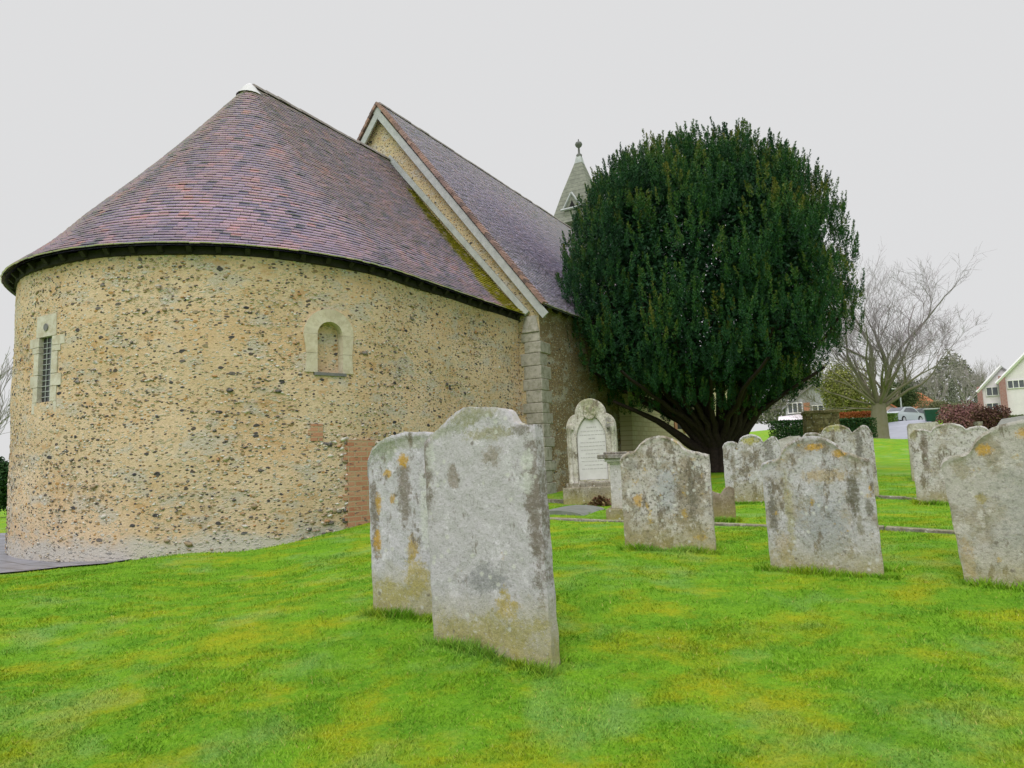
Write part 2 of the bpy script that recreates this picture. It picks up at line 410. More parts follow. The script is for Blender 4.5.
# projecting flints set into the wall face
q = NT('knapped_flint', .55, .4)
q.col(q.mix(q.ramp(q.noise(25, 4), [(.4, 0), (.7, .6)]), q.ramp(q.attr(), [(0, (.055, .052, .06)), (.33, (.14, .125, .12)), (.48, (.30, .22, .13)), (.62, (.52, .45, .32)), (.80, (.64, .62, .57)), (.95, (.42, .20, .07))], 'CONSTANT'), (.35, .3, .24)))
q.bump(q.noise(50, 4), .4, .01); M_ST = q.m
ico_v = []; ph = (1+5**.5)/2
for a_, b_ in ((1, ph), (-1, ph), (1, -ph), (-1, -ph)): ico_v += [(0, a_, b_), (a_, b_, 0), (b_, 0, a_)]
ico_v = np.array(ico_v)/math.hypot(1, ph)
import itertools
_f = []
for i, j, k in itertools.combinations(range(12), 3):
    d = [np.linalg.norm(ico_v[x]-ico_v[y]) for x, y in ((i, j), (j, k), (i, k))]
    if max(d) < 1.1:
        n_ = np.cross(ico_v[j]-ico_v[i], ico_v[k]-ico_v[i]); _f.append((i, j, k) if n_ @ ico_v[i] > 0 else (i, k, j))
ico_f = np.array(_f)
Vs = []; Fs = []; As = []; cnt = 0
def put_stone(pos, tan, nor, w, h, dpt, a):
    global cnt
    vv = ico_v*(1+RS.uniform(-.42, .42, (12, 1)))
    an = RS.uniform(-.35, .35); ca, sa = math.cos(an), math.sin(an)
    x = vv[:, 0]*w; z = vv[:, 2]*h; x, z = x*ca-z*sa, x*sa+z*ca
    P = np.array(pos)[None]+np.outer(x, tan)+np.outer(vv[:, 1]*dpt, nor)+np.outer(z, (0, 0, 1))
    Vs.append(P); Fs.append(ico_f+cnt*12); As.extend([a]*20); cnt += 1
for _ in range(10000):
    u_ = random.uniform(0, L_C+R_A*2.75); z_ = random.uniform(.2, ZW-.05)
    if random.random() < .55: z_ = round(z_/.16)*.16+random.uniform(-.03, .03)     # laid roughly in lifts
    low = 1.7 if (u_ < L_C+1.6 and z_ < 1.9 and random.random() < .8) else 1.
    if abs(u_-B_U) < B_W+.24 and B_Z0-.12 < z_ < B_Z1+.25: continue
    if abs(u_-S_U) < S_W+.25 and S_Z0-.15 < z_ < S_Z1+.3: continue
    big = random.random() < (.018 if low == 1 else .26)
    w = random.uniform(.03, .06)*(1 if low == 1 else 1.1) if big else random.uniform(.010, .028)*low
    h = w*random.uniform(.35, .75)
    p = wall_pt(u_, .0, z_); p2 = wall_pt(u_+.02, 0, z_); t_ = (p2-p).normalized(); n_ = Vector((t_.y, -t_.x, 0))
    if n_.dot(p-Vector((APC.x, APC.y, 0))) < 0: n_ = -n_
    a_ = random.random()
    if a_ < .5 and random.random() < .5: a_ = random.uniform(.48, .93)
    put_stone(p+n_*.002, t_, n_, w, h, w*.30, a_)
tag(fastmesh('projecting_flints', np.vstack(Vs), np.vstack(Fs), M_ST, apse_wall, As), kind='stuff')

# ---- arched surrounds
def arch_pts(cu, w, z0, z1, off, n=12):
    """outline of a round-headed opening, from lower right up and over to lower left, as (u,z)"""
    zs = z1-w
    P = [(cu-w, z0), (cu-w, (z0+zs)/2), (cu-w, zs)]
    for i in range(1, n): a = math.pi*i/n; P.append((cu-w*math.cos(a), zs+w*math.sin(a)))
    return P+[(cu+w, zs), (cu+w, (z0+zs)/2), (cu+w, z0)]
def ring_band(mb, inner, outer, off, depth):
    n = len(inner)
    for i in range(n-1):
        a_ = random.random()
        A = [inner[i], inner[i+1], outer[i+1], outer[i]]
        # shrink a hair so the joints between the stones show
        c = (sum(p[0] for p in A)/4, sum(p[1] for p in A)/4); A = [(c[0]+(p[0]-c[0])*.985, c[1]+(p[1]-c[1])*.985) for p in A]
        fr = [wall_pt(u_, off, z_) for u_, z_ in A]; bk = [wall_pt(u_, -depth, z_) for u_, z_ in A]
        mb.add(fr+bk, [(0, 1, 2, 3), (7, 6, 5, 4), (0, 4, 5, 1), (1, 5, 6, 2), (2, 6, 7, 3), (3, 7, 4, 0)], a_)
bw = empty('_', (0, 0, 0), None, None); bpy.data.objects.remove(bw)
inn = arch_pts(B_U, B_W, B_Z0, B_Z1, 0); outp = []
for i, (u_, z_) in enumerate(inn):
    du, dz = u_-B_U, z_-(B_Z1-B_W)
    if dz > 0: l_ = math.hypot(du, dz); outp.append((B_U+du/l_*(B_W+.2), B_Z1-B_W+dz/l_*(B_W+.2)))
    else: outp.append((B_U+math.copysign(B_W+.16+random.uniform(-.02, .05), du), z_))
mb = MB(); ring_band(mb, inn, outp, .028, .2)
# recessed infill of the blocked window
V = []; F = []
for i in range(13):
    for j in range(13):
        V.append(wall_pt(B_U+(i/12-.5)*2*(B_W+.06), -.12, B_Z0-.05+(B_Z1-B_Z0+.1)*j/12))
for i in range(12):
    for j in range(12): F.append((i*13+j, (i+1)*13+j, (i+1)*13+j+1, i*13+j+1))
blk = MB(); blk.add(V, F); bwin = tag(blk.build('blocked_window', M_FLINT, church), 'round-headed window blocked up with rubble')
mb.build('surround', M_ASHW, bwin)
mb = MB(); A = [(B_U-B_W-.05, B_Z0-.045), (B_U+B_W+.05, B_Z0-.045), (B_U+B_W+.05, B_Z0), (B_U-B_W-.05, B_Z0)]
fr = [wall_pt(u_, .05, z_) for u_, z_ in A]; bk = [wall_pt(u_, -.15, z_) for u_, z_ in A]
mb.add(fr+bk, [(0, 1, 2, 3), (7, 6, 5, 4), (0, 4, 5, 1), (1, 5, 6, 2), (2, 6, 7, 3), (3, 7, 4, 0)]); mb.build('sill', M_SLATE, bwin)
# slit window
mb = MB()
A = [(S_U-S_W-.03, S_Z0-.02), (S_U+S_W+.03, S_Z0-.02), (S_U+S_W+.03, S_Z1+.05), (S_U-S_W-.03, S_Z1+.05)]
mb.add([wall_pt(u_, -.045, z_) for u_, z_ in A], [(0, 1, 2, 3)])
swin = tag(mb.build('slit_window', M_GLASS, church), 'narrow leaded slit window in grey stone')
mb = MB()
for k in range(1, 12):
    z_ = S_Z0+(S_Z1-S_Z0)*k/12; mb.tube([wall_pt(S_U-S_W, -.038, z_), wall_pt(S_U+S_W, -.038, z_)], [.006]*2, 4)
for f_ in (-.33, .33): mb.tube([wall_pt(S_U+f_*S_W, -.038, S_Z0), wall_pt(S_U+f_*S_W, -.038, S_Z1)], [.006]*2, 4)
mb.build('lead_lattice', M_LEAD, swin)
mb = MB(); rows = [(S_Z0-.16, S_Z0-.0, 1), (S_Z0, S_Z0+.22, 0), (S_Z0+.22, S_Z0+.4, 1), (S_Z0+.4, S_Z0+.72, 0), (S_Z0+.72, S_Z1-.14, .6), (S_Z1-.14, S_Z1, 1.6)]
for z0, z1, wd in rows:
    for sg in (-1, 1):
        if z1 <= S_Z0+.001: A = [(S_U-S_W-.14, z0), (S_U+S_W+.14, z0), (S_U+S_W+.14, z1), (S_U-S_W-.14, z1)]
        else:
            o_ = S_W+.13+.09*wd; i_ = S_W; A = [(S_U+sg*i_, z0+.004), (S_U+sg*o_, z0+.004), (S_U+sg*o_, z1-.004), (S_U+sg*i_, z1-.004)]
            if sg < 0: A = [A[1], A[0], A[3], A[2]]
        fr = [wall_pt(u_, .02, z_) for u_, z_ in A]; bk = [wall_pt(u_, -.16, z_) for u_, z_ in A]
        mb.add(fr+bk, [(0, 1, 2, 3), (7, 6, 5, 4), (0, 4, 5, 1), (1, 5, 6, 2), (2, 6, 7, 3), (3, 7, 4, 0)], random.random())
        if z1 <= S_Z0+.001: break
A = [(S_U-S_W-.09, S_Z1+.004), (S_U+S_W+.09, S_Z1+.004), (S_U+S_W+.08, S_Z1+.32), (S_U-S_W-.08, S_Z1+.32)]
fr = [wall_pt(u_, .02, z_) for u_, z_ in A]; bk = [wall_pt(u_, -.16, z_) for u_, z_ in A]
mb.add(fr+bk, [(0, 1, 2, 3), (7, 6, 5, 4), (0, 4, 5, 1), (1, 5, 6, 2), (2, 6, 7, 3), (3, 7, 4, 0)], .6)
mb.build('surround', M_ASHG, swin)
mb = MB(); cpt = [(S_U+.055*math.cos(a), S_Z1+.14+.055*math.sin(a)) for a in np.linspace(0, 2*math.pi, 14)[:-1]]
mb.add([wall_pt(u_, .024, z_) for u_, z_ in cpt], [tuple(range(13))]); mb.build('round_piercing', M_SLATE, swin)

# brick patch low on the chancel wall
def wall_patch(px0, py0, px1, py1, off, mat, name, jag=.05):
    u0, z1 = wall_hit(px0, py0); u1, _ = wall_hit(px1, py0); _, z0 = wall_hit(px0, py1)
    mb = MB(); n = max(3, int((z1-z0)/.075))
    for k in range(n):
        a_ = z0+(z1-z0)*k/n; b_ = z0+(z1-z0)*(k+1)/n
        ua = max(u0, u1)+(jag if k % 2 else 0)*random.uniform(.5, 1.5); ub = min(u0, u1)
        us = np.linspace(ub, ua, 6)
        for i in range(5):
            A = [(us[i], a_), (us[i+1], a_), (us[i+1], b_), (us[i], b_)]
            mb.add([wall_pt(u_, off, z_) for u_, z_ in A]+[wall_pt(u_, -.05, z_) for u_, z_ in A], [(0, 1, 2, 3), (0, 4, 5, 1), (1, 5, 6, 2), (2, 6, 7, 3), (3, 7, 4, 0)], random.random())
    return mb.build(name, mat, church)
# brick courses run along the wall: swap the texture so rows follow Z
q = NT('patch_brick', .9, .2); br = q.n('TexBrick'); s_ = q.n('SeparateXYZ'); c_ = q.n('CombineXYZ')
q.L(q.co, s_.inputs[0]); q.L(q.math('ADD', q.math('MULTIPLY', s_.outputs[0], -.5), q.math('MULTIPLY', s_.outputs[1], -.87)), c_.inputs[0]); q.L(s_.outputs[2], c_.inputs[1]); q.L(c_.outputs[0], br.inputs['Vector'])
for k_, v_ in (('Scale', 1), ('Brick Width', .225), ('Row Height', .075), ('Mortar Size', .009)): br.inputs[k_].default_value = v_
br.inputs['Color1'].default_value = (.42, .18, .11, 1); br.inputs['Color2'].default_value = (.52, .29, .19, 1); br.inputs['Mortar'].default_value = (.42, .34, .22, 1)
c = q.mix(q.ramp(q.noise(7, 7, rough=.7), [(.48, 0), (.68, .5)]), br.outputs[0], (.44, .34, .21))
c = q.mix(q.ramp(q.noise(10, 3, q.mapn((1, 1, 2.5), (9, 9, 9))), [(.62, 0), (.68, .8)]), c, (.10, .09, .09))
q.col(c).bump(q.math('ADD', q.math('MULTIPLY', br.outputs['Fac'], -1), q.noise(40, 5)), .6, .012); M_PBRICK = q.m
wall_patch(347, 440, 374, 536, .017, M_PBRICK, 'brick_patch')
wall_patch(310, 424, 322, 441, .017, M_PBRICK, 'brick_repair', .03)

# ---- tiles
def tiles(mb, fn, width_at, slope, gauge=.088, tw=.145, base_a=None, moss=None, lift=.037):
    """fn(u,v,off) -> point ; u in metres along the eave at this v (0..width_at(v)), v metres up the slope"""
    nrow = int(slope/gauge)
    for r in range(nrow):
        v0 = r*gauge; v1 = min(v0+gauge*1.5, slope); wdt = width_at(v0)
        if wdt < tw: n = 2
        n = max(3, int(wdt/tw)); tw_ = wdt/n; sh = (r % 2)*.5
        for i in range(n+1):
            a0 = (i-sh)*tw_; a1 = a0+tw_; a0 = max(0, a0)+.002; a1 = min(wdt, a1)-.002
            if a1-a0 < .01: continue
            q0 = a0/wdt; q1 = a1/wdt; jl = random.uniform(0, .007); jv = random.uniform(-.006, .006)
            tilt = random.uniform(-.003, .003)
            p = [fn(q0, v0+jv, lift+jl), fn(q1, v0+jv, lift+jl+tilt), fn(q1, v1, -.004), fn(q0, v1, -.004)]
            b = [fn(q0, v0+jv, lift+jl-.021), fn(q1, v0+jv, lift+jl-.021+tilt)]
            a_ = random.random() if base_a is None else base_a((q0+q1)/2, v0)
            mb.add(p+b, [(0, 1, 2, 3), (4, 5, 1, 0), (0, 3, 4), (1, 5, 2)], a_)
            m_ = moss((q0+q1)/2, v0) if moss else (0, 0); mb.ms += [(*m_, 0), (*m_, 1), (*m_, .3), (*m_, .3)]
def plane_fn(P0, P1, T0, T1):
    """eave from P0 to P1, top from T0 to T1"""
    P0, P1, T0, T1 = map(Vector, (P0, P1, T0, T1)); sl = ((T0+T1)/2-(P0+P1)/2).length
    n = (P1-P0).cross(T0-P0).normalized(); n = n if n.z > 0 else -n
    def fn(uq, v, off):
        f = v/sl; sag = -.10*math.sin(math.pi*min(1, f))-.05*math.exp(-((f-.12)/.1)**2)
        return P0.lerp(P1, uq).lerp(T0.lerp(T1, uq), f)+n*(off+sag)
    return fn, sl
OV = .2; RE = R_A+OV
def smooth_patch(x, y, s=1.): return .5+.5*math.sin(x*2.3*s+1.7*math.sin(y*1.9*s))*math.sin(y*2.7*s+1.3*math.sin(x*1.3*s+2))
def rnd_col(u_, v):
    b = smooth_patch(u_*7, v)*.35+random.gauss(.40, .18)
    if random.random() < .06: b = random.choice((.03, .06, .1, .93))
    return min(1, max(0, b))
def roof_build(name, mb, mat, parent):
    o = mb.build(name, mat, parent)
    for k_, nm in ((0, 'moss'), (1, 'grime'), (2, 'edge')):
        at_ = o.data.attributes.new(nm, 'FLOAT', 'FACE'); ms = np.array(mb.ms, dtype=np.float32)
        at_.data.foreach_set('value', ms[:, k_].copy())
    return o
mb = MB(); mb.ms = []
# right slope of the chancel, gable end at u=0
ZRa = Z_R-.04
def moss_fn(uq, v):
    s_ = uq*L_C; w = .34+.55*max(0, (1-v/4.4))
    mo = 1. if (s_ < w and v < 4.6) else (.5 if s_ < w+.12 and v < 4.2 else 0)
    g_ = max(0, 1-s_/1.3)*min(1, v/3.5)*.55
    return (mo if random.random() < .93 else mo*.4, g_)
fnR, slR = plane_fn(CP(0, T_AX-RE, Z_E), CP(-L_C, T_AX-RE, Z_E), CP(0, T_AX, Z_R), CP(-L_C, T_AX, ZRa))
tiles(mb, fnR, lambda v: L_C, slR, base_a=rnd_col, moss=moss_fn)
fnL, slL = plane_fn(CP(0, T_AX+RE, Z_E), CP(-L_C, T_AX+RE, Z_E), CP(0, T_AX, Z_R), CP(-L_C, T_AX, ZRa))
tiles(mb, fnL, lambda v: L_C, slL, base_a=rnd_col)
# half cone over the apse, kicked out a little at the eaves
slC = math.hypot(RE, ZRa-Z_E)
def fnC(uq, v, off):
    f = min(1, v/slC); r = RE*(1-f); z = Z_E+(ZRa-Z_E)*f
    bow = -.10*math.sin(math.pi*f)**1.0-.05*math.exp(-((f-.12)/.1)**2)
    nr, nz2 = (ZRa-Z_E)/slC, RE/slC
    r2 = max(.0, r+(off+bow)*nr); z += (off+bow)*nz2
    p = ring(uq*math.pi, r2); return Vector((p.x, p.y, z))
tiles(mb, fnC, lambda v: max(.12, math.pi*RE*(1-v/slC)), slC-.12, base_a=lambda u_, v: rnd_col(u_*2.6+.6, v))
# boarding under the tiles
for fn, sl in ((fnR, slR), (fnL, slL), (fnC, slC)):
    n = 40; V = []; F = []
    for i in range(n+1):
        for j in range(13): V.append(fn(i/n, sl*j/12, -.02))
    for i in range(n):
        for j in range(12): F.append((i*13+j, (i+1)*13+j, (i+1)*13+j+1, i*13+j+1))
    mb.add(V, F, 0); mb.ms += [(0, 0, 0)]*len(F)
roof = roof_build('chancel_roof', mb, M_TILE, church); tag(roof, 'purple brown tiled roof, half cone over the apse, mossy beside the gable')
# rafters under the eave
def rafter(p_out, p_in, dirv):
    mbb = MB(); d_ = (p_in-p_out); mid_ = (p_in+p_out)/2; z = d_.normalized(); x = dirv.normalized(); y = z.cross(x)
    Rm = Matrix((x, y, z)).transposed(); mbb.box(mid_, .07, .1, d_.length, Rm); return mbb
nraf = 30
for i in range(nraf):
    a = (i+.5)/nraf*math.pi; pt_ = lambda v, off: fnC(a/math.pi, v, off)
    r_ = rafter(pt_(.03, -.1), pt_(.75, -.09), (ring(a+.01, 1)-ring(a-.01, 1))); r_.build('rafter', M_WOOD, roof)
for i in range(11):
    uq = (i+.4)/11; rafter(fnR(uq, .03, -.09), fnR(uq, .75, -.09), DX).build('rafter', M_WOOD, roof)
# wall plate
mb = MB(); us = np.arange(0, 2*L_C+math.pi*R_A, .15)
for i in range(len(us)-1):
    A = [wall_pt(us[i], .035, ZW-.07), wall_pt(us[i+1], .035, ZW-.07), wall_pt(us[i+1], .035, ZW+.04), wall_pt(us[i], .035, ZW+.04)]
    B = [wall_pt(us[i], -.12, ZW-.10), wall_pt(us[i+1], -.12, ZW-.10), wall_pt(us[i+1], -.12, ZW+.04), wall_pt(us[i], -.12, ZW+.04)]
    mb.add(A+B, [(0, 1, 2, 3), (0, 4, 5, 1), (2, 6, 7, 3)])
mb.build('wall_plate', M_WOOD, roof)
# ridge tiles and white lead cap
def ridge(mb, A, B, n, r=.10, mi=0):
    for i in range(n):
        p = A.lerp(B, i/n); q_ = A.lerp(B, (i+.985)/n); jz = random.uniform(-.012, .012); d_ = (B-A).normalized(); sd = Vector((-d_.y, d_.x, 0)).normalized()
        V = []
        for pp, rr in ((p, r), (q_, r*1.05)):
            for k in range(7):
                an = math.pi*(k/6)*1.05-.08; V.append(pp+sd*(rr*math.cos(an)*1.1)+Vector((0, 0, rr*math.sin(an)*.9-.03+jz)))
        mb.add(V, [(k, k+1, k+8, k+7) for k in range(6)]+[(0, 1, 2, 3, 4, 5, 6), (13, 12, 11, 10, 9, 8, 7)], random.random())
mb = MB(); ridge(mb, CP(0, T_AX, Z_R), CP(-L_C+.05, T_AX, ZRa+.02), 14); mb.build('ridge_tiles', M_RIDGE, roof)
mb = MB(); cap = []
for rr, zz in ((.26, -.28), (.20, -.20), (.12, -.09), (.03, .0), (.0, .005)): cap.append((rr, zz))
mb.lathe((APC.x, APC.y, ZRa+.05), [(r+.0, z) for r, z in cap], 18); mb.build('lead_cap', M_WHITE, roof, smooth=True)

# ---- nave
S_END = 18.0
def gable_top(t): return Z_NA-.12-(Z_NA-Z_NE)*abs(t-H_N)/(H_N+.17)
mb = MB(); n = 60; V = []; F = []
for i in range(n+1):
    t_ = 2*H_N*i/n
    for j in range(31): V.append(CP(random.uniform(-.006, .006), t_, -.3+(gable_top(t_)+.3)*j/30))
for i in range(n):
    for j in range(30): F.append((i*31+j, i*31+j+1, (i+1)*31+j+1, (i+1)*31+j))
mb.add(V, F); mb.build('gable_wall', M_FLINT2, church, smooth=False)
mb = MB(); S_CH = 4.6
def slabwall(mb, s0, s1, t0, t1, z0, z1):
    V = [CP(s, t, z) for z in (z0, z1) for s, t in ((s0, t0), (s1, t0), (s1, t1), (s0, t1))]
    mb.add(V, [(0, 1, 2, 3), (7, 6, 5, 4), (0, 4, 5, 1), (1, 5, 6, 2), (2, 6, 7, 3), (3, 7, 4, 0)])
slabwall(mb, .01, S_END, 0, .6, -.3, Z_NE+.05); slabwall(mb, .01, S_END, 2*H_N-.6, 2*H_N, -.3, Z_NE+.05)
mb.add([CP(S_END, t, z) for t, z in ((0, -.3), (2*H_N, -.3), (2*H_N, Z_NE+.1), (H_N, Z_NA-.15), (0, Z_NE+.1))], [(0, 1, 2, 3, 4)])
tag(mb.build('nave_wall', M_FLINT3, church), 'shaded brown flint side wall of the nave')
# pale coursed stretch of the nave wall, a little proud
q = NT('coursed_ragstone', .9, .2); br = q.n('TexBrick'); s_ = q.n('SeparateXYZ'); c_ = q.n('CombineXYZ')
q.L(q.co, s_.inputs[0]); q.L(q.math('ADD', q.math('MULTIPLY', s_.outputs[0], .5), q.math('MULTIPLY', s_.outputs[1], .87)), c_.inputs[0]); q.L(s_.outputs[2], c_.inputs[1]); q.L(c_.outputs[0], br.inputs['Vector'])
for k_, v_ in (('Scale', 1), ('Brick Width', .34), ('Row Height', .13), ('Mortar Size', .012)): br.inputs[k_].default_value = v_
br.inputs['Color1'].default_value = (.50, .45, .27, 1); br.inputs['Color2'].default_value = (.58, .54, .36, 1); br.inputs['Mortar'].default_value = (.38, .33, .20, 1)
q.col(q.mix(q.ramp(q.noise(4, 6), [(.4, 0), (.7, .5)]), br.outputs[0], (.48, .40, .26))).bump(q.noise(30, 5), .4, .01); M_RAG = q.m
mb = MB(); slabwall(mb, S_CH, S_END-.2, -.35, -.002, -.3, Z_NE-.35); rag = mb.build('coursed_wall', M_RAG, church); tag(rag, 'pale coursed stone stretch of the nave wall')
# small arched window with red brick surround on it
def on_rag(px, py):
    best = None
    for s in np.arange(4.6, 18, .03):
        p = CP(s, -.35, 0)
        x, y = proj(p+Vector((0, 0, 2.5)))
        if best is None or abs(x-px) < best[0]: best = (abs(x-px), s)
    s = best[1]; lo, hi = 0, 6
    for _ in range(24):
        mi_ = (lo+hi)/2
        if proj(CP(s, -.35, mi_))[1] > py: lo = mi_
        else: hi = mi_
    return s, lo
ws, wz = on_rag(679, 429)
def arch2(w, z0, h, off, n=10):
    P = [(ws-w, z0)]; 
    for i in range(n+1): a = math.pi*i/n; P.append((ws-w*math.cos(a), z0+h-w+w*math.sin(a)))
    return P+[(ws+w, z0)]
mb = MB(); i_ = arch2(.32, wz, .85, 0); o_ = arch2(.6, wz-.15, 1.22, 0)
for k in range(len(i_)-1):
    A = [i_[k], i_[k+1], o_[k+1], o_[k]]; mb.add([CP(s, -.38, z) for s, z in A]+[CP(s, -.2, z) for s, z in A], [(0, 1, 2, 3), (0, 4, 5, 1), (1, 5, 6, 2), (2, 6, 7, 3), (3, 7, 4, 0)], random.random())
mbw = MB(); mbw.add([CP(s, -.353, z) for s, z in i_], [tuple(range(len(i_)))])
nw = tag(mbw.build('nave_window', M_DARK, church), 'small dark round-headed window ringed with red brick'); mb.build('brick_surround', simple('soft_red_brick', (.42, .17, .09), (.5, .28, .17), .9, 8), nw)
# nave roof
mb = MB(); mb.ms = []; NOV = .22
slope_k = (Z_NA-Z_NE)/(H_N+.17); zne = Z_NE-slope_k*(NOV-.17)
fnN, slN = plane_fn(CP(-.12, -NOV, zne), CP(S_END+.1, -NOV, zne), CP(-.12, H_N, Z_NA), CP(S_END+.1, H_N, Z_NA))
tiles(mb, fnN, lambda v: S_END+.22, slN, base_a=lambda u_, v: min(1, max(0, random.gauss(.5, .2))))
fnM, slM = plane_fn(CP(-.12, 2*H_N+NOV, zne), CP(S_END+.1, 2*H_N+NOV, zne), CP(-.12, H_N, Z_NA), CP(S_END+.1, H_N, Z_NA))
for fn, sl in ((fnN, slN), (fnM, slM)):
    V = []; F = []
    for i in range(9):
        for j in range(13): V.append(fn(i/8, sl*j/12, -.02))
    for i in range(8):
        for j in range(12): F.append((i*13+j, (i+1)*13+j, (i+1)*13+j+1, i*13+j+1))
    mb.add(V, F, .4); mb.ms += [(0, 0, 0)]*len(F)
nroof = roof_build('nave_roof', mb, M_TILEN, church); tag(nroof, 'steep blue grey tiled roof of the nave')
mb = MB(); ridge(mb, CP(-.12, H_N, Z_NA+.0), CP(S_END+.1, H_N, Z_NA+.0), 44, .09); mb.build('ridge_tiles', M_RIDGE, nroof)
for i in range(34):
    uq = (i+.5)/34; rafter(fnN(uq, .03, -.08), fnN(uq, .5, -.08), DX).build('rafter', M_WOOD, nroof)
# verge: edge tiles and bargeboards
def rake(mb, t0, z0, t1, z1, s, th, d0, d1, a=0.):
    """board along the rake from (t0,z0) to (t1,z1), between d0 and d1 below the line"""
    dt, dz = t1-t0, z1-z0; l_ = math.hypot(dt, dz); nx_, nz_2 = -dz/l_, dt/l_
    if nz_2 > 0: nx_, nz_2 = -nx_, -nz_2
    P = [(t0+nx_*d0, z0+nz_2*d0), (t1+nx_*d0, z1+nz_2*d0), (t1+nx_*d1, z1+nz_2*d1), (t0+nx_*d1, z0+nz_2*d1)]
    mb.add([CP(s, t, z) for t, z in P]+[CP(s+th, t, z) for t, z in P], [(0, 1, 2, 3), (7, 6, 5, 4), (0, 4, 5, 1), (1, 5, 6, 2), (2, 6, 7, 3), (3, 7, 4, 0)], a)
mb = MB(); rake(mb, -NOV-.12, zne-.17, H_N, Z_NA-.05, -.17, .04, .05, .22); tag(mb.build('bargeboard', M_BARGE, nroof), 'right bargeboard, weathered grey white')
mb = MB(); rake(mb, 2*H_N+NOV+.12, zne-.17, H_N, Z_NA-.05, -.172, .04, .05, .22); mb.build('bargeboard', M_BARGE, nroof)
mb = MB(); n = 62
for sgn in (0, 1):
    for i in range(n):
        f0, f1 = i/n, (i+1.3)/n; te = -NOV if sgn == 0 else 2*H_N+NOV
        t0 = te+(H_N-te)*f0; t1 = te+(H_N-te)*min(1, f1); z0 = zne+(Z_NA-zne)*f0; z1 = zne+(Z_NA-zne)*min(1, f1)
        rake(mb, t0, z0+.035, t1, z1+.015, -.21+random.uniform(-.008, .008), .22, -.02, .05, random.random())
mb.build('verge_tiles', M_VERGE, nroof)
# lead flashing where the chancel roof meets the gable
mb = MB(); rake(mb, T_AX-RE-.02, Z_E+.0, T_AX, Z_R+.06, -.075, .06, -.10, .03); mb.build('lead_flashing', M_LEAD, church)
# quoin column at the nave corner
mb = MB(); z_ = .2; k = 0
while z_ < 4.15:
    h_ = random.uniform(.2, .3); w_ = .40+.07*(k % 2)+random.uniform(-.02, .03)*1.; d_ = .5-.16*(k % 2)
    mb_c = [(-.045+random.uniform(0, .012), -.03), ]
    s0 = -.03+random.uniform(-.006, .006); t0 = -.03+random.uniform(-.01, .01)+.035*max(0, z_-1)/4
    V = [CP(s, t, z) for z in (z_+.003, z_+h_-.003) for s, t in ((s0, t0), (s0+d_, t0), (s0+d_, t0+w_), (s0, t0+w_))]
    mb.add(V, [(0, 1, 2, 3), (7, 6, 5, 4), (0, 4, 5, 1), (1, 5, 6, 2), (2, 6, 7, 3), (3, 7, 4, 0)], random.random()); z_ += h_; k += 1
V = [CP(s, t, z) for s, t, z in ((-.06, 0, z_), (.3, 0, z_), (.3, .42, z_), (-.06, .42, z_), (-.01, .08, z_+.38), (.2, .08, z_+.38), (.2, .36, z_+.38), (-.01, .36, z_+.38))]
mb.add(V, [(0, 1, 2, 3), (7, 6, 5, 4), (0, 4, 5, 1), (1, 5, 6, 2), (2, 6, 7, 3), (3, 7, 4, 0)], .8)
bevel(mb.build('quoin_stones', M_ASH, church), .015)

# ---- spire on the nave ridge
SS = 12.9; SPC = CP(SS, H_N, 0)
q = NT('oak_shingles', .85, .25); s_ = q.n('SeparateXYZ'); q.L(q.co, s_.inputs[0])
row = q.math('FRACT', q.math('MULTIPLY', s_.outputs[2], 5.2))
c = q.mix(q.ramp(q.noise(6, 6), [(.35, 0), (.65, 1)]), (.27, .28, .235), (.19, .20, .17))
c = q.mix(q.ramp(row, [(0, .75), (.18, 0)]), c, (.06, .065, .06))
q.col(c).bump(row, .6, .03); M_SHING = q.m
def sq(hw, z): return [SPC+DX*a*hw+LX*b*hw+Vector((0, 0, z)) for a, b in ((-1, -1), (1, -1), (1, 1), (-1, 1))]
mb = MB(); prof = [(1.08, 11.05), (.93, 11.4), (.60, 12.55), (.15, 13.95)]
V = []
for hw, z in prof: V += sq(hw, z)
F = [(0, 3, 2, 1)]
for i in range(len(prof)-1):
    for k in range(4): F.append((i*4+k, i*4+(k+1) % 4, (i+1)*4+(k+1) % 4, (i+1)*4+k))
mb.add(V, F); spire = tag(mb.build('spire', M_SHING, church), 'shingled pyramid spire with ball finial'); 
mb = MB(); mb.add(sq(.80, 9.2)+sq(.80, 11.1), [(0, 1, 5, 4), (1, 2, 6, 5), (2, 3, 7, 6), (3, 0, 4, 7)]); mb.build('turret', M_SHING, spire)
mb = MB(); mb.add(sq(.17, 13.9)+sq(.10, 14.22), [(0, 1, 5, 4), (1, 2, 6, 5), (2, 3, 7, 6), (3, 0, 4, 7), (4, 5, 6, 7)]); mb.build('lead_cap', M_LEAD, spire)
mb = MB(); mb.lathe((SPC.x, SPC.y, 14.2), [(.11, 0), (.13, .1), (.05, .18), (.04, .42), (.13, .50), (.16, .58), (.13, .66), (.03, .72), (.02, .82), (0, .83)], 14); mb.build('ball_finial', simple('grey_finial', (.16, .17, .16), (.1, .1, .1)), spire, smooth=True)
def SP(s, t, z): return SPC+DX*s+LX*t+Vector((0, 0, z))
mb = MB(); f0 = -.98
mb.add([SP(f0, -.36, 11.0), SP(f0, .36, 11.0), SP(f0, .36, 11.62), SP(f0, -.36, 11.62), SP(-.5, -.36, 11.0), SP(-.5, .36, 11.0), SP(-.5, .36, 11.62), SP(-.5, -.36, 11.62)], [(3, 2, 1, 0), (0, 4, 7, 3), (1, 2, 6, 5), (2, 3, 7, 6)])
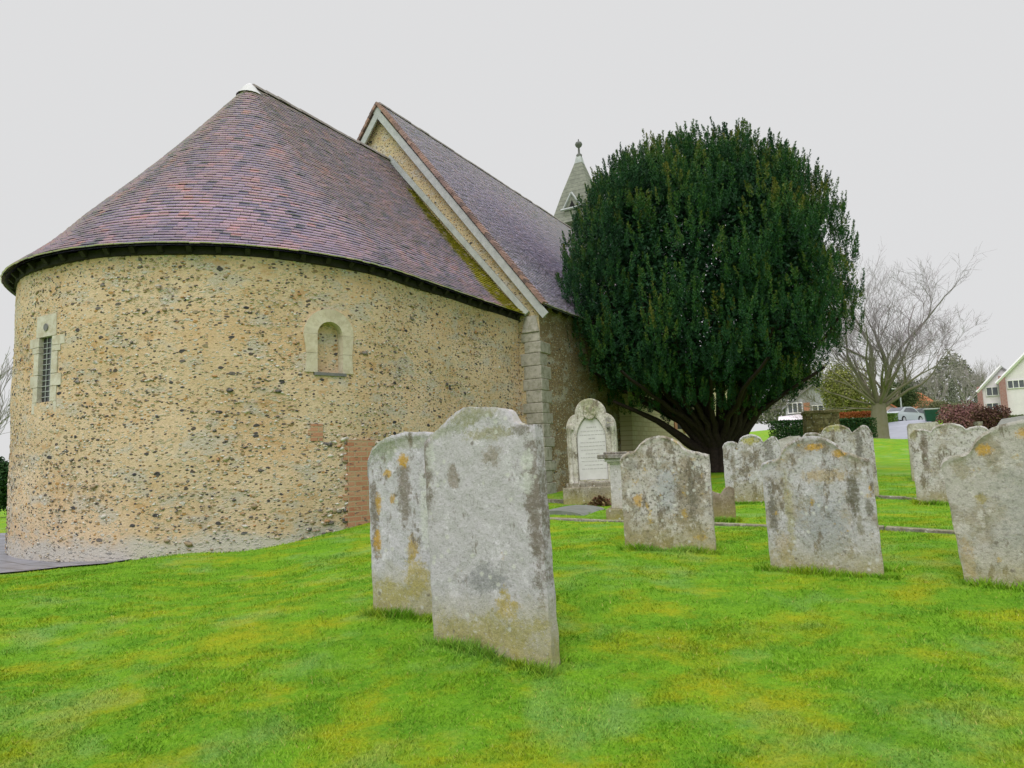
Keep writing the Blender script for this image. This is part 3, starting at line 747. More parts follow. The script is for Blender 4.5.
mb.add([SP(f0, -.36, 11.65), SP(f0, .36, 11.65), SP(f0, 0, 12.22), SP(-.4, -.36, 11.65), SP(-.4, .36, 11.65), SP(-.4, 0, 12.22)], [(0, 2, 1), (0, 3, 5, 2), (1, 2, 5, 4)])
lou = mb.build('gablet', M_SHING, spire)
mb = MB(); 
for t0, z0, t1, z1 in ((-.42, 11.6, 0, 12.3), (.42, 11.6, 0, 12.3)):
    a = SP(f0-.03, t0, z0); b = SP(f0-.03, t1, z1); mb.tube([a, b], [.045, .045], 4)
mb.tube([SP(f0-.05, -.5, 11.62), SP(f0-.05, .5, 11.62)], [.05, .05], 4); mb.build('gablet_trim', M_BARGE, lou)
mb = MB(); mb.add([SP(f0-.01, -.13, 11.7), SP(f0-.01, .13, 11.7), SP(f0-.01, 0, 11.98)], [(0, 2, 1)]); mb.build('trefoil_opening', M_DARK, lou)

# ================================================================ headstones
def stone_mat(name, base=(.36,.34,.29), pale=(.50,.50,.50), stain=(.16,.13,.09), orange=.3, yellow=.3, seed=0, patches=(), dark=.4, palecov=.5, green_top=.3, H=1.2):
    """weathered limestone; patches: (cx, cz, rx, rz, colour, strength) blotches in the stone's own coordinates"""
    sh_ = lambda v: (min(.75, v[0]*1.01), v[1]*.985, min(.75, v[2]*1.06)); base = sh_(base); pale = sh_(pale)
    q = NT(name, .92, .2); o = (seed*3.7, seed*1.3, seed*2.1)
    C = q.mapn(loc=o)
    c = q.mix(q.ramp(q.noise(4, 8, C, .7), [(.35, 0), (.65, 1)]), base, tuple(v*.78 for v in base))
    lo = .56-.25*palecov
    c = q.mix(q.ramp(q.noise(3.2, 8, q.mapn(loc=(o[0]+5, 2, o[2])), .68), [(lo, 0), (lo+.10, .9)]), c, tuple(min(.7, v*1.10) for v in pale))
    c = q.mix(q.ramp(q.noise(11, 6, q.mapn(loc=(o[0]+1, 7, 3)), .75), [(.55, 0), (.62, .85)]), c, tuple(min(.74, v*1.35) for v in pale))
    s_ = q.n('SeparateXYZ'); q.L(q.co, s_.inputs[0])
    wob = q.math('MULTIPLY', q.math('SUBTRACT', q.noise(7, 6, C, .7), .5), .8)
    wob2 = q.math('MULTIPLY', q.math('SUBTRACT', q.noise(30, 7, C, .8), .5), 2.6)
    brk = q.ramp(q.noise(24, 7, q.mapn(loc=(o[0], 6, 8)), .8), [(.34, .55), (.52, 1)])
    for (cx, cz, rx, rz, colr, st) in patches:
        dx = q.math('DIVIDE', q.math('SUBTRACT', s_.outputs[0], cx), rx); dz = q.math('DIVIDE', q.math('SUBTRACT', s_.outputs[2], cz), rz)
        d = q.math('SQRT', q.math('ADD', q.math('MULTIPLY', dx, dx), q.math('MULTIPLY', dz, dz)))
        d = q.math('ADD', d, q.math('MULTIPLY', wob, 2.6)); d = q.math('ADD', d, wob2)
        c = q.mix(q.math('MULTIPLY', q.ramp(d, [(.55, st), (1.12, 0)]), brk), c, colr)
    c = q.mix(q.ramp(q.noise(5, 8, q.mapn((1.6, 1, .7), (o[0], 3, 9)), .72), [(.62-.15*dark, 0), (.69-.15*dark, .85)]), c, stain)
    c = q.mix(q.ramp(q.noise(34, 5, C, .7), [(.54, 0), (.62, min(1, 1.2*dark))]), c, (.085, .075, .06))
    c = q.mix(q.ramp(q.noise(6.5, 7, q.mapn(loc=(o[0]+9, 1, 4)), .7), [(.67-.14*orange, 0), (.73-.14*orange, .85)]), c, (.48, .32, .08))
    # moss near the ground and on the top edge
    zf = q.math('ADD', s_.outputs[2], q.math('MULTIPLY', wob, .35))
    c = q.mix(q.ramp(zf, [(.0, .8), (.22, yellow*.8), (.38, 0)]), c, (.36, .32, .10))
    g_ = q.n('NewGeometry'); n_ = q.n('SeparateXYZ'); q.L(g_.outputs['Normal'], n_.inputs[0])
    c = q.mix(q.math('MULTIPLY', q.ramp(n_.outputs[2], [(.35, 0), (.8, green_top)]), q.ramp(q.noise(14, 5, C), [(.35, 0), (.6, 1)])), c, (.30, .32, .12))
    c = q.mix(q.ramp(q.noise(55, 6, C, .8), [(.30, .75), (.47, 0)]), c, tuple(v*.38 for v in base))
    vl = q.vor(16, q.mapn(loc=(o[0], 1, 1))); hs = q.n('SeparateColor'); q.L(vl.outputs['Color'], hs.inputs[0])
    vd = q.math('ADD', vl.outputs['Distance'], q.math('MULTIPLY', q.math('SUBTRACT', q.noise(60, 4, C, .7), .5), .5))
    c = q.mix(q.math('MULTIPLY', q.math('GREATER_THAN', hs.outputs[0], .72), q.ramp(vd, [(.16, .75), (.30, 0)])), c, q.ramp(hs.outputs[1], [(0, (.58, .58, .55)), (.6, (.50, .46, .34)), (.8, (.16, .14, .11))], 'CONSTANT'))
    c = q.mix(q.ramp(q.noise(44, 6, q.mapn(loc=(3, o[1], 5)), .8), [(.55, 0), (.68, .6)]), c, tuple(min(.7, v*1.3) for v in pale))
    q.col(c).bump(q.math('ADD', q.noise(38, 9, C, .75), q.math('MULTIPLY', q.noise(6, 5, C), 1.6)), .85, .013)
    return q.m
def profile(pts):
    """interpolated top height over x"""
    xs = [p[0] for p in pts]; zs = [p[1] for p in pts]
    return lambda x: float(np.interp(x, xs, zs))
def arc(x0, x1, zb, zt, n=12, pw=1.):
    """arched run of points between x0 and x1"""
    return [(x0+(x1-x0)*i/n, zb+(zt-zb)*(max(0, 1-((i/n-.5)*2)**2))**(.5*pw)) for i in range(n+1)]
def headstone_mesh(name, top, x0, x1, th, mat, parent=None, relief=None, NXs=56, NZs=64, seed=0, rough=.0032, taper=0., lip=True):
    rr = random.Random(seed); xs = np.linspace(x0, x1, NXs+1)
    # keep the profile's own break points
    xs = sorted(set([round(float(v), 4) for v in xs])); n = len(xs)
    ph_ = [rr.uniform(0, 6.3) for _ in range(8)]
    def nz(x, z): return rough*(math.sin(x*17+ph_[0]+2*math.sin(z*9+ph_[1]))*math.sin(z*13+ph_[2])+.6*math.sin(x*41+ph_[3])*math.sin(z*37+ph_[4]))
    b = .007; V = []; F = []
    def col_side(ysign):
        for i, x in enumerate(xs):
            T = top(x)+rough*1.2*math.sin(x*33+ph_[5])*math.sin(x*71+ph_[6])
            for j in range(NZs+1):
                z = -.35+(T+.35)*j/NZs
                ed = min((x-x0), (x1-x), (T-z)*.9); r_ = 0
                if ed < b*1.6: r_ = (1-ed/(b*1.6))**2*b*1.3
                y = ysign*(th/2-r_)+nz(x, z)
                if relief and ysign < 0: y += relief(x, z, T)
                if lip and ysign < 0 and T-z < .045: y -= .012*min(1, (.045-(T-z))/.012)
                xx = x*(1-taper*(1-max(0, z)/max(T, .1))) if taper else x
                edgej = rough*.7*math.sin(z*27+ph_[7]) if i in (0, n-1) else 0
                V.append((xx+edgej, y, z))
    col_side(-1); M_ = n*(NZs+1); col_side(1); N1 = NZs+1
    for i in range(n-1):
        for j in range(NZs):
            a = i*N1+j; F.append((a, a+N1, a+N1+1, a+1)); F.append((M_+a, M_+a+1, M_+a+N1+1, M_+a+N1))
    for i in range(n-1):
        a = i*N1+NZs; F.append((a, a+N1, M_+a+N1, M_+a))
    for j in range(NZs):
        F.append((j, j+1, M_+j+1, M_+j)); a = (n-1)*N1+j; F.append((a, M_+a, M_+a+1, a+1))
    me = bpy.data.meshes.new(name); me.from_pydata(V, [], F); me.materials.append(mat)
    me.polygons.foreach_set('use_smooth', np.ones(len(F), dtype=bool)); me.update()
    try: me.set_sharp_from_angle(angle=R_(50))
    except Exception: pass
    o = bpy.data.objects.new(name, me); COL.objects.link(o)
    if parent: o.parent = parent
    return o
STONES = []
def place(o, px, py, D, rz=0, lean=0, side=0, sink=0.02):
    p = gnd(px, py, D); o.location = p-Vector((0, 0, sink))
    o.rotation_euler = (R_(lean), R_(side), R_(rz)); return p
def face_cam(p, extra=0):   # turn so the front (−y) looks back at the camera, plus an extra turn
    return math.degrees(math.atan2(-p[0], p[1]))+extra
GRP = 'old weathered headstones on the churchyard lawn'
def mark(o, label, cat='headstone', grp=GRP, x0=-.5, x1=.5):
    tag(o, label, cat, grp); STONES.append((o, x0, x1)); return o

# -- tall stone in front
ORG = (.52, .31, .05); WHT = (.60, .61, .60); BRN = (.17, .14, .11); YEL = (.40, .36, .12); GRY = (.27, .27, .29); GRN = (.28, .30, .20)
top = profile([(-.44, 1.30), (-.14, 1.475), (-.08, 1.49), (.17, 1.455), (.24, 1.44), (.265, 1.40), (.29, 1.355), (.33, 1.335), (.44, 1.32)])
mt = stone_mat('tall_stone', (.36, .33, .30), (.47, .465, .475), orange=0, yellow=.5, seed=1, dark=.12, palecov=1.15, green_top=.6, patches=(
    (-.42, 1.15, .06, .34, BRN, .85), (-.30, 1.36, .25, .05, GRN, .7), (-.02, 1.44, .24, .07, (.26, .26, .14), .8), (.40, .85, .065, .60, BRN, .9), (.34, 1.30, .10, .05, (.14, .13, .09), .8),
    (.38, 1.12, .05, .07, WHT, .9), (.36, .98, .05, .06, WHT, .8), (.10, 1.16, .10, .07, (.24, .20, .14), .7), (-.2, 1.05, .05, .09, (.22, .17, .12), .7), (.12, 1.3, .2, .05, (.30, .28, .14), .7), (.0, .42, .18, .10, GRY, .85), (.16, .27, .11, .10, (.44, .33, .06), .8), (.0, .12, .48, .13, (.38, .35, .17), .8), (-.38, 1.2, .05, .1, WHT, .7)))
o = headstone_mesh('headstone', top, -.44, .44, .11, mt, seed=1, lip=False)
pp = at(494, 648, 4.3); o.scale = (1, 1, 1.03); place(o, 494, 648, 4.3, rz=-33, lean=-1.5, side=-3.5)
mark(o, 'tallest headstone in front, shallow pointed top, leaning, brown stain down its right edge', x0=-.44, x1=.44)
# -- its neighbour behind
top = profile([(-.36, 1.02), (-.35, 1.12), (-.31, 1.20), (-.24, 1.25), (-.12, 1.285), (.0, 1.30), (.15, 1.29), (.27, 1.275), (.34, 1.25), (.36, 1.2)])
mt = stone_mat('rounded_stone', (.38, .35, .33), (.50, .50, .52), orange=.15, yellow=.7, seed=2, dark=.2, palecov=1.0, green_top=.5, patches=(
    (-.31, .72, .05, .42, BRN, .9), (-.2, 1.2, .16, .12, (.30, .33, .25), .8), (.05, 1.22, .3, .06, GRN, .6), (-.02, .86, .07, .25, (.20, .165, .13), .85), (.26, .80, .09, .42, (.19, .16, .13), .8), (.15, .75, .06, .30, WHT, .9), (.21, 1.02, .05, .08, (.36, .2, .14), .8),
    (-.02, 1.1, .05, .05, ORG, .95), (-.17, 1.01, .04, .03, ORG, .9), (-.14, .83, .035, .05, ORG, .8), (-.29, .55, .04, .12, ORG, .9), (-.27, .80, .03, .08, ORG, .8), (.03, .48, .06, .10, (.48, .33, .08), .85), (.05, .28, .14, .14, (.46, .36, .10), .8), (-.2, .16, .2, .12, YEL, .7)))
o = headstone_mesh('headstone', top, -.36, .36, .12, mt, seed=2)
pp = at(417, 607, 5.0); o.scale = (.95, 1, 1.02); place(o, 417, 607, 5.0, rz=-24, lean=-1, side=-2.5)
mark(o, 'round-shouldered headstone with orange lichen tucked behind the tallest stone', x0=-.36, x1=.36)
# -- A
top = profile([(-.43, .90), (-.41, .945), (-.35, .975), (-.28, .985)]+arc(-.27, .20, .985, 1.125, 12, 1.4)[1:-1]+[(.20, .99), (.27, .965), (.38, .935), (.43, .925)])
def rel_pil(xa, xb):
    def f(x, z, T): return .012*math.exp(-((x-xa)/.014)**2)+.012*math.exp(-((x-xb)/.014)**2) if z > .12 else 0
    return f
mt = stone_mat('speckled_stone', (.38, .34, .25), (.50, .49, .45), orange=.55, yellow=.3, seed=3, dark=.62, palecov=.45, green_top=.4, patches=(
    (.02, .62, .14, .26, (.42, .43, .46), .95), (.17, .45, .10, .28, (.27, .23, .16), .8), (.25, .55, .05, .35, (.13, .12, .09), .75), (.31, .78, .06, .12, WHT, .8), (-.33, .85, .08, .09, (.30, .30, .28), .7), (-.27, .5, .05, .08, ORG, .8), (.30, .14, .07, .03, ORG, .8)))
o = headstone_mesh('headstone', top, -.43, .43, .11, mt, relief=rel_pil(-.27, .22), seed=3)
pp = at(670, 549, 6.7); place(o, 670, 549, 6.7, rz=-20, lean=-1, side=-.5)
mark(o, 'lichen-speckled headstone with low arched head, in front of the small pedestal tomb', x0=-.43, x1=.43)
# -- B
top = profile([(-.49, .96), (-.47, .985), (-.42, 1.0), (-.34, 1.01), (-.31, 1.03)]+arc(-.31, .27, 1.02, 1.20, 14, 1.2)[1:-1]+[(.27, 1.04), (.33, 1.035), (.38, 1.005), (.42, .985), (.49, .975)])
mt = stone_mat('arched_stone', (.39, .36, .28), (.46, .46, .46), orange=.42, yellow=.25, seed=4, dark=.42, palecov=.6, green_top=.25, patches=(
    (.02, .40, .26, .36, (.38, .39, .42), .95), (-.42, .58, .05, .26, (.13, .12, .09), .85), (-.27, .5, .05, .45, (.36, .33, .17), .7), (.31, .70, .07, .20, (.12, .11, .07), .9), (.43, .58, .04, .08, (.15, .14, .10), .85), (.34, .42, .035, .12, (.22, .2, .13), .7),
    (.03, 1.1, .10, .035, ORG, .95), (.22, 1.03, .07, .04, ORG, .9), (.08, .85, .24, .07, (.44, .33, .18), .75), (-.34, .25, .1, .14, (.44, .35, .22), .6), (.46, .73, .02, .03, ORG, .9)))
o = headstone_mesh('headstone', top, -.49, .49, .12, mt, relief=rel_pil(-.31, .28), seed=4); o.scale = (.86, .95, .95)
pp = at(825, 571, 5.7); place(o, 826, 571, 5.7, rz=-29, lean=-2, side=-1.5)
mark(o, 'arched headstone with square shoulders, dark mould patches and an orange lichen spot on top', x0=-.49, x1=.49)
# -- C
top = profile([(-.57, 1.0), (-.55, 1.04), (-.50, 1.06), (-.42, 1.07), (-.38, 1.08), (-.345, 1.13)]+arc(-.36, .34, 1.09, 1.275, 14, 1.1)[1:-1]+[(.35, 1.1), (.40, 1.06), (.52, 1.04), (.57, 1.0)])
mt = stone_mat('edge_stone', (.40, .37, .27), (.44, .43, .38), orange=.35, yellow=.3, seed=5, dark=.28, palecov=.6, green_top=.15, patches=(
    (.0, .6, .34, .42, (.36, .36, .34), .75), (-.28, 1.08, .06, .05, ORG, .9), (.0, 1.17, .09, .05, ORG, .95), (-.45, .95, .07, .12, (.28, .25, .15), .7), (-.36, .72, .05, .04, (.36, .30, .10), .8), (-.52, .25, .05, .2, (.42, .30, .13), .6)))
o = headstone_mesh('headstone', top, -.57, .57, .13, mt, relief=rel_pil(-.37, .36), seed=5)
pp = at(1064, 598, 4.9); o.scale = (1, 1, .97); place(o, 1064, 598, 4.9, rz=-33, lean=-2, side=-5)
mark(o, 'broad arched headstone cut off by the right edge of the photo', x0=-.57, x1=.57)
# -- G1 (three-lobed)
def lobes(w, h, sh, tall=0):
    a = w*.44; return profile([(-w, sh-.05)]+[(-w+(w-a)*i/6, sh+.03*math.sin(math.pi*i/6)) for i in range(1, 6)]+[(-a, sh-.012)]+arc(-a, a, sh, h, 12, 1.2)[1:-1]+[(a, sh-.012)]+[(a+(w-a)*i/6, sh+(.03+tall*i/6)*math.sin(math.pi*i/6)) for i in range(1, 6)]+[(w, sh-.04)])
mt = stone_mat('lobed_stone', (.38, .35, .28), (.50, .50, .50), orange=.25, yellow=.2, seed=6, dark=.6, palecov=.6, green_top=.6, patches=((0, 1.0, .14, .07, (.42, .38, .06), .9), (-.28, .6, .04, .4, (.2, .17, .11), .7), (.25, .8, .1, .3, (.13, .12, .1), .7), (0, .2, .4, .2, (.34, .30, .22), .7)))
o = headstone_mesh('headstone', lobes(.43, 1.10, .97, .1), -.43, .43, .11, mt, seed=6)
pp = at(755, 503, 10.8); place(o, 755, 503, 10.8, rz=-24)
mark(o, 'three-lobed headstone with yellow lichen cap beside the foot of the big yew', x0=-.43, x1=.43)
# -- G2 behind B
mt = stone_mat('lobed_stone_mossy', (.36, .34, .26), (.48, .48, .46), orange=.2, yellow=.2, seed=7, dark=.6, palecov=.5, green_top=.7, patches=((0, 1.1, .2, .07, (.40, .37, .08), .8), (.30, .8, .06, .4, (.13, .12, .10), .8)))
o = headstone_mesh('headstone', lobes(.50, 1.15, 1.02, .12), -.50, .50, .12, mt, seed=7)
pp = at(839, 494, 10.6); place(o, 843, 498, 10.6, rz=-28, side=-1)
mark(o, 'three-lobed headstone half hidden behind the arched stone, in front of the mossy block tomb', x0=-.5, x1=.5)
# -- F
mt = stone_mat('lobed_stone_tall', (.40, .37, .29), (.52, .51, .48), orange=.2, yellow=.2, seed=8, dark=.5, palecov=.6, green_top=.6, patches=((-.30, .75, .05, .35, (.18, .14, .11), .8), (-.42, 1.0, .07, .1, (.30, .27, .12), .7), (0, .25, .4, .2, (.38, .33, .30), .7)))
o = headstone_mesh('headstone', lobes(.46, 1.12, 1.03, .0), -.46, .46, .11, mt, seed=8)
pp = at(949, 504, 9.3); place(o, 957, 504, 9.3, rz=-30, side=-1)
mark(o, 'three-lobed headstone behind the broad stone at the right edge', x0=-.46, x1=.46)
# -- behind F
mt = stone_mat('plain_stone', (.42, .40, .31), (.50, .49, .42), orange=.1, seed=9, dark=.3, palecov=.5, green_top=.5)
o = headstone_mesh('headstone', profile([(-.3, 1.06), (-.27, 1.12), (.27, 1.14), (.3, 1.08)]), -.3, .3, .1, mt, seed=9, NXs=24, NZs=24)
pp = at(928, 480, 12.6); place(o, 928, 480, 12.6, rz=face_cam(pp, 5)); o.scale = (.85, 1, .97)
mark(o, 'plain flat-topped pale headstone showing behind the left shoulder of a lobed stone', x0=-.3, x1=.3)
# -- small leaning stone
mt = stone_mat('small_stone', (.42, .40, .34), (.48, .47, .43), orange=.1, seed=10, dark=.25, palecov=.5)
o = headstone_mesh('headstone', profile([(-.25, .8), (-.2, .9), (0, .93), (.2, .9), (.25, .8)]), -.25, .25, .1, mt, seed=10, NXs=20, NZs=20)
pp = at(799, 470, 13.5); place(o, 799, 470, 13.5, rz=face_cam(pp, 5), side=-9); 
mark(o, 'small pale headstone leaning left in front of the dark hedge', x0=-.25, x1=.25)
# -- low scalloped stone behind A
mt = stone_mat('low_brown_stone', (.24, .19, .13), (.30, .26, .20), orange=.1, seed=11, dark=.3, palecov=.3)
o = headstone_mesh('headstone', profile([(-.24, .42), (-.18, .45), (-.12, .42), (-.07, .36), (-.02, .40), (.04, .37), (.08, .36), (.13, .43), (.18, .46), (.24, .42)]), -.24, .24, .09, mt, seed=11, NXs=30, NZs=20)
pp = at(716, 521, 8.6); place(o, 716, 521, 8.6, rz=face_cam(pp, 5)); 
mark(o, 'low brown footstone with a scalloped top, right behind the speckled stone', 'footstone', GRP, x0=-.24, x1=.24)

# -- Gothic monument with white tablet
mt = stone_mat('gothic_limestone', (.42, .40, .30), (.54, .53, .46), orange=0, yellow=.1, seed=12, dark=.35, palecov=.6, green_top=.8, patches=((0, 1.75, .3, .22, (.27, .28, .15), .8), (.33, 1.35, .07, .2, (.15, .15, .15), .7)))
M_MARB = simple('white_marble_tablet', (.66, .65, .67), (.58, .57, .58), .5, 6, .1)
M_INS = simple('faded_inscription', (.40, .39, .40), (.46, .45, .46), .8)
mon_p = gnd(596, 503, 12.2); mon = empty('gothic_monument', mon_p, 'tall round-headed Gothic monument with white inscribed tablet, against the nave wall', 'monument', rz=R_(-16)); mon.rotation_euler.x = R_(-1); mon.rotation_euler.y = R_(-1)
HM = 1.88
def topg(x):
    a = abs(x)
    if a < .27: return HM-.27+math.sqrt(max(0, .27**2-a*a))
    if a < .44: return HM-.52+math.sqrt(max(0, .19**2-(a-.25)**2))*1.3
    return HM-.60
def lancet(x, z): # inside the recessed panel?
    a = abs(x)
    if a > .27 or z < .42: return False
    return z < 1.1 or (a+.15)**2+(z-1.1)**2*.62 < .42**2
def relg(x, z, T):
    y = 0
    if lancet(x, z): y = .06
    if .35 < abs(x) < .42 and .35 < z < 1.35: y = -.02
    if 1.32 < z < 1.42 and abs(x) > .30: y = -.045
    d = math.hypot(x, (z-1.62)*1.); 
    if d < .12: y = -.02+.012*math.sin(math.atan2(z-1.62, x)*6)*(d/.12)
    return y
headstone_mesh('surround', topg, -.44, .44, .24, mt, mon, relief=relg, NXs=110, NZs=120, seed=12, rough=.002, lip=False)
mb = MB(); P = [(x, .43) for x in (-.255, .255)]+[(x, None) for x in ()]
xs = np.linspace(.255, -.255, 21); arcp = [(float(x), 1.1+math.sqrt(max(0, (.42**2-(abs(x)+.15)**2)/.62))*.96) for x in xs]
poly = [(-.255, .43), (.255, .43)]+arcp
mb.add([(x, -.075, z) for x, z in poly], [tuple(range(len(poly)))]); tab = tag(mb.build('tablet', M_MARB, mon, world=False), 'white marble tablet with faded lines of lettering')
mb = MB(); rr = random.Random(4)
for k, z in enumerate(np.linspace(1.36, .62, 12)):
    wl = (.08, .19, .21, .05, .20, .22, .20, .12, .21, .20, .15, .20)[k]; x = -wl
    while x < wl:
        l_ = rr.uniform(.018, .06); mb.box((x+l_/2, -.076, z), l_, .003, .014 if k not in (0, 3) else .02); x += l_+.012
mb.build('inscription', M_INS, tab, world=False)
mb = MB(); mb.box((0, 0, .12), 1.08, .5, .36); mb.box((0, 0, .33), .96, .38, .10)
bevel(mb.build('plinth', stone_mat('plinth_stone', (.30, .28, .22), (.40, .39, .34), orange=.1, seed=13, dark=.6, palecov=.3), mon, world=False), .015)
for s_ in (-1, 1):
    mb = MB(); mb.lathe((s_*.385, -.135, 0), [(.045, .36), (.045, .42), (.03, .45), (.03, 1.24), (.05, 1.30), (.06, 1.36)], 10); mb.build('colonnette', mt, mon, smooth=True, world=False)

# -- pedestal tomb with moulded cap
mp = gnd(622, 519, 9.3); ped = empty('pedestal_tomb', mp, 'pale pedestal with projecting moulded cap beside the white tablet monument', 'tomb', rz=R_(-16))
M_PED = stone_mat('pedestal_stone', (.44, .43, .38), (.54, .53, .52), orange=0, seed=14, dark=.2, palecov=.7); M_PEDD = stone_mat('dark_tomb_stone', (.20, .19, .16), (.28, .27, .24), orange=.1, seed=15, dark=.6, palecov=.3)
mb = MB(); mb.box((.06, .12, .46), .36, .42, .62); bevel(mb.build('shaft', M_PED, ped, world=False), .008)
mb = MB(); mb.box((.06, .12, .80), .48, .54, .045); mb.box((.06, .12, .765), .42, .48, .03); bevel(mb.build('moulding', M_PED, ped, world=False), .01)
mb = MB(); mb.box((.03, .12, .85), .60, .62, .06); mb.box((.06, .12, .895), .5, .54, .035); bevel(mb.build('cap', M_PEDD, ped, world=False), .012)
mb = MB(); mb.box((.06, .12, .04), .5, .58, .22); bevel(mb.build('base', M_PEDD, ped, world=False), .015)

# -- grave ledger (curved), kerbs, step, dead leaves
M_KERB = stone_mat('kerb_stone', (.20, .19, .14), (.28, .27, .22), orange=.1, yellow=0, seed=16, dark=.5, palecov=.4, green_top=.6)
def kerb(p0, p1, w, h, label, D0, D1):
    a = gnd(p0[0], p0[1], D0); b = gnd(p1[0], p1[1], D1); mb = MB(); n = max(3, int((b-a).length/.9)); d_ = (b-a).normalized(); ang = math.atan2(d_.y, d_.x)
    for i in range(n):
        p = a.lerp(b, (i+.5)/n); l_ = (b-a).length/n-.012; z = tz(p.x, p.y)
        sl_ = math.atan2(tz((a.lerp(b, (i+1)/n)).x, (a.lerp(b, (i+1)/n)).y)-tz((a.lerp(b, i/n)).x, (a.lerp(b, i/n)).y), l_)
        R3 = (Matrix.Rotation(ang+random.uniform(-.008, .008), 3, 'Z') @ Matrix.Rotation(-sl_, 3, 'Y'))
        mb.box((p.x, p.y, z+h/2-.12+random.uniform(-.008, .008)), l_, w, h+.24, R3)
    o = mb.build('grave_kerb', M_KERB); bevel(o, .01); tag(o, label, 'kerb', 'stone kerbs crossing the lawn'); return o
kerb((545, 521), (1010, 533), .12, .03, 'long low stone kerb running just behind the nearer headstones', 9.6, 6.55)
kerb((860, 501), (930, 501), .12, .035, 'short stone kerb further back, between the two groups of lobed stones', 10.6, 9.7)
lp = gnd(569, 511, 10.6); mb = MB(); V = []; F = []
for i in range(17):
    for j in range(9):
        x = (i/16-.5)*.85; y = (j/8-.5)*1.1; z = .08*max(0, 1-(x/.43)**2)**.6; V.append((x, y, z-.02+.004*random.random()))
for i in range(16):
    for j in range(8): F.append((i*9+j, (i+1)*9+j, (i+1)*9+j+1, i*9+j+1))
F.append(tuple(i*9 for i in range(17))[::-1]); F.append(tuple(i*9+8 for i in range(17)))
mb.add(V, F); led = mb.build('grave_ledger', simple('grey_ledger', (.22, .235, .22), (.15, .17, .14), .7), smooth=False); led.location = lp; led.rotation_euler = (0, 0, R_(-25)); tag(led, 'low curved grey grave slab in the grass beside the nave corner', 'grave slab')
# turf step by the nave corner
a = gnd(548, 500, 12.6); mb = MB()
for i in range(7): 
    p = a+Vector((.83, -.56, 0))*(i*.14-.2); mb.box((p.x, p.y, tz(p.x, p.y)+.0), .15, .16, .12, Matrix.Rotation(-.6+random.uniform(-.1, .1), 3, 'Z'))
tag(mb.build('stone_edging', M_KERB), 'short dark stone edging at the foot of the nave wall', 'edging')
# heap of dead flowers at the monument
q = NT('dead_leaves', .9, .2); q.col(q.ramp(q.attr(), [(0, (.10, .05, .03)), (.5, (.22, .11, .07)), (.85, (.30, .20, .12)), (1, (.20, .22, .05))])); M_DEAD = q.m
dp = mon_p+Vector((.02, -.42, 0)); V = []; F = []; A = []
for k in range(420):
    a = random.uniform(0, 6.28); r = min(.3, abs(random.gauss(0, .12))); x = dp.x+r*math.cos(a)*1.3; y = dp.y+r*math.sin(a)*.6; z = tz(dp.x, dp.y)+max(.01, .17*math.exp(-(r/.2)**2)*random.random())
    t = Vector((random.gauss(0, 1), random.gauss(0, 1), random.gauss(0, .8))).normalized()*.04; s = t.cross(Vector((random.gauss(0, 1), .3, 1))).normalized()*.014
    c0 = Vector((x, y, z)); V += [c0-t, c0+s, c0+t, c0-s]; F.append((4*k, 4*k+1, 4*k+2, 4*k+3)); A.append(random.random())
tag(fastmesh('dead_flowers', V, F, M_DEAD, a=A), 'small brown heap of dead flowers at the foot of the white tablet monument', 'flowers')
# -- mossy block tomb
bp = gnd(824, 462, 19); M_MOSSY = stone_mat('mossy_masonry', (.17, .14, .06), (.26, .23, .12), (.07, .06, .03), orange=.3, yellow=.3, seed=17, dark=.7, palecov=.4, green_top=.6, patches=((.2, .9, .3, .3, (.24, .22, .04), .7), (-.2, .3, .3, .4, (.20, .09, .03), .7)))
blk = empty('block_tomb', bp, 'square mossy brown block tomb standing in front of the hedge and the bare tree', 'tomb', rz=R_(face_cam(bp, 8)))
mb = MB(); zc = -.1
for k in range(9): mb.box((random.uniform(-.008, .008), 0, zc+.1), .84+random.uniform(-.015, .015), .84, .165); zc += .168
bevel(mb.build('body', M_MOSSY, blk, world=False), .012)
mb = MB(); mb.box((0, 0, zc+.05), .9, .9, .09); bevel(mb.build('cap', M_MOSSY, blk, world=False), .015)
# thin post by F
p = gnd(984, 478, 12.5); o = empty('stone_post', p, 'thin pale post standing behind the lobed stone by the red shrubs', 'post'); mb = MB(); mb.box((0, 0, .45), .075, .075, 1.1); bevel(mb.build('post', stone_mat('post_stone', (.36, .33, .2), (.45, .42, .3), seed=18), o, world=False), .01)
mb = MB(); mb.box((0, 0, 1.02), .10, .10, .06); mb.build('cap', M_KERB, o, world=False)

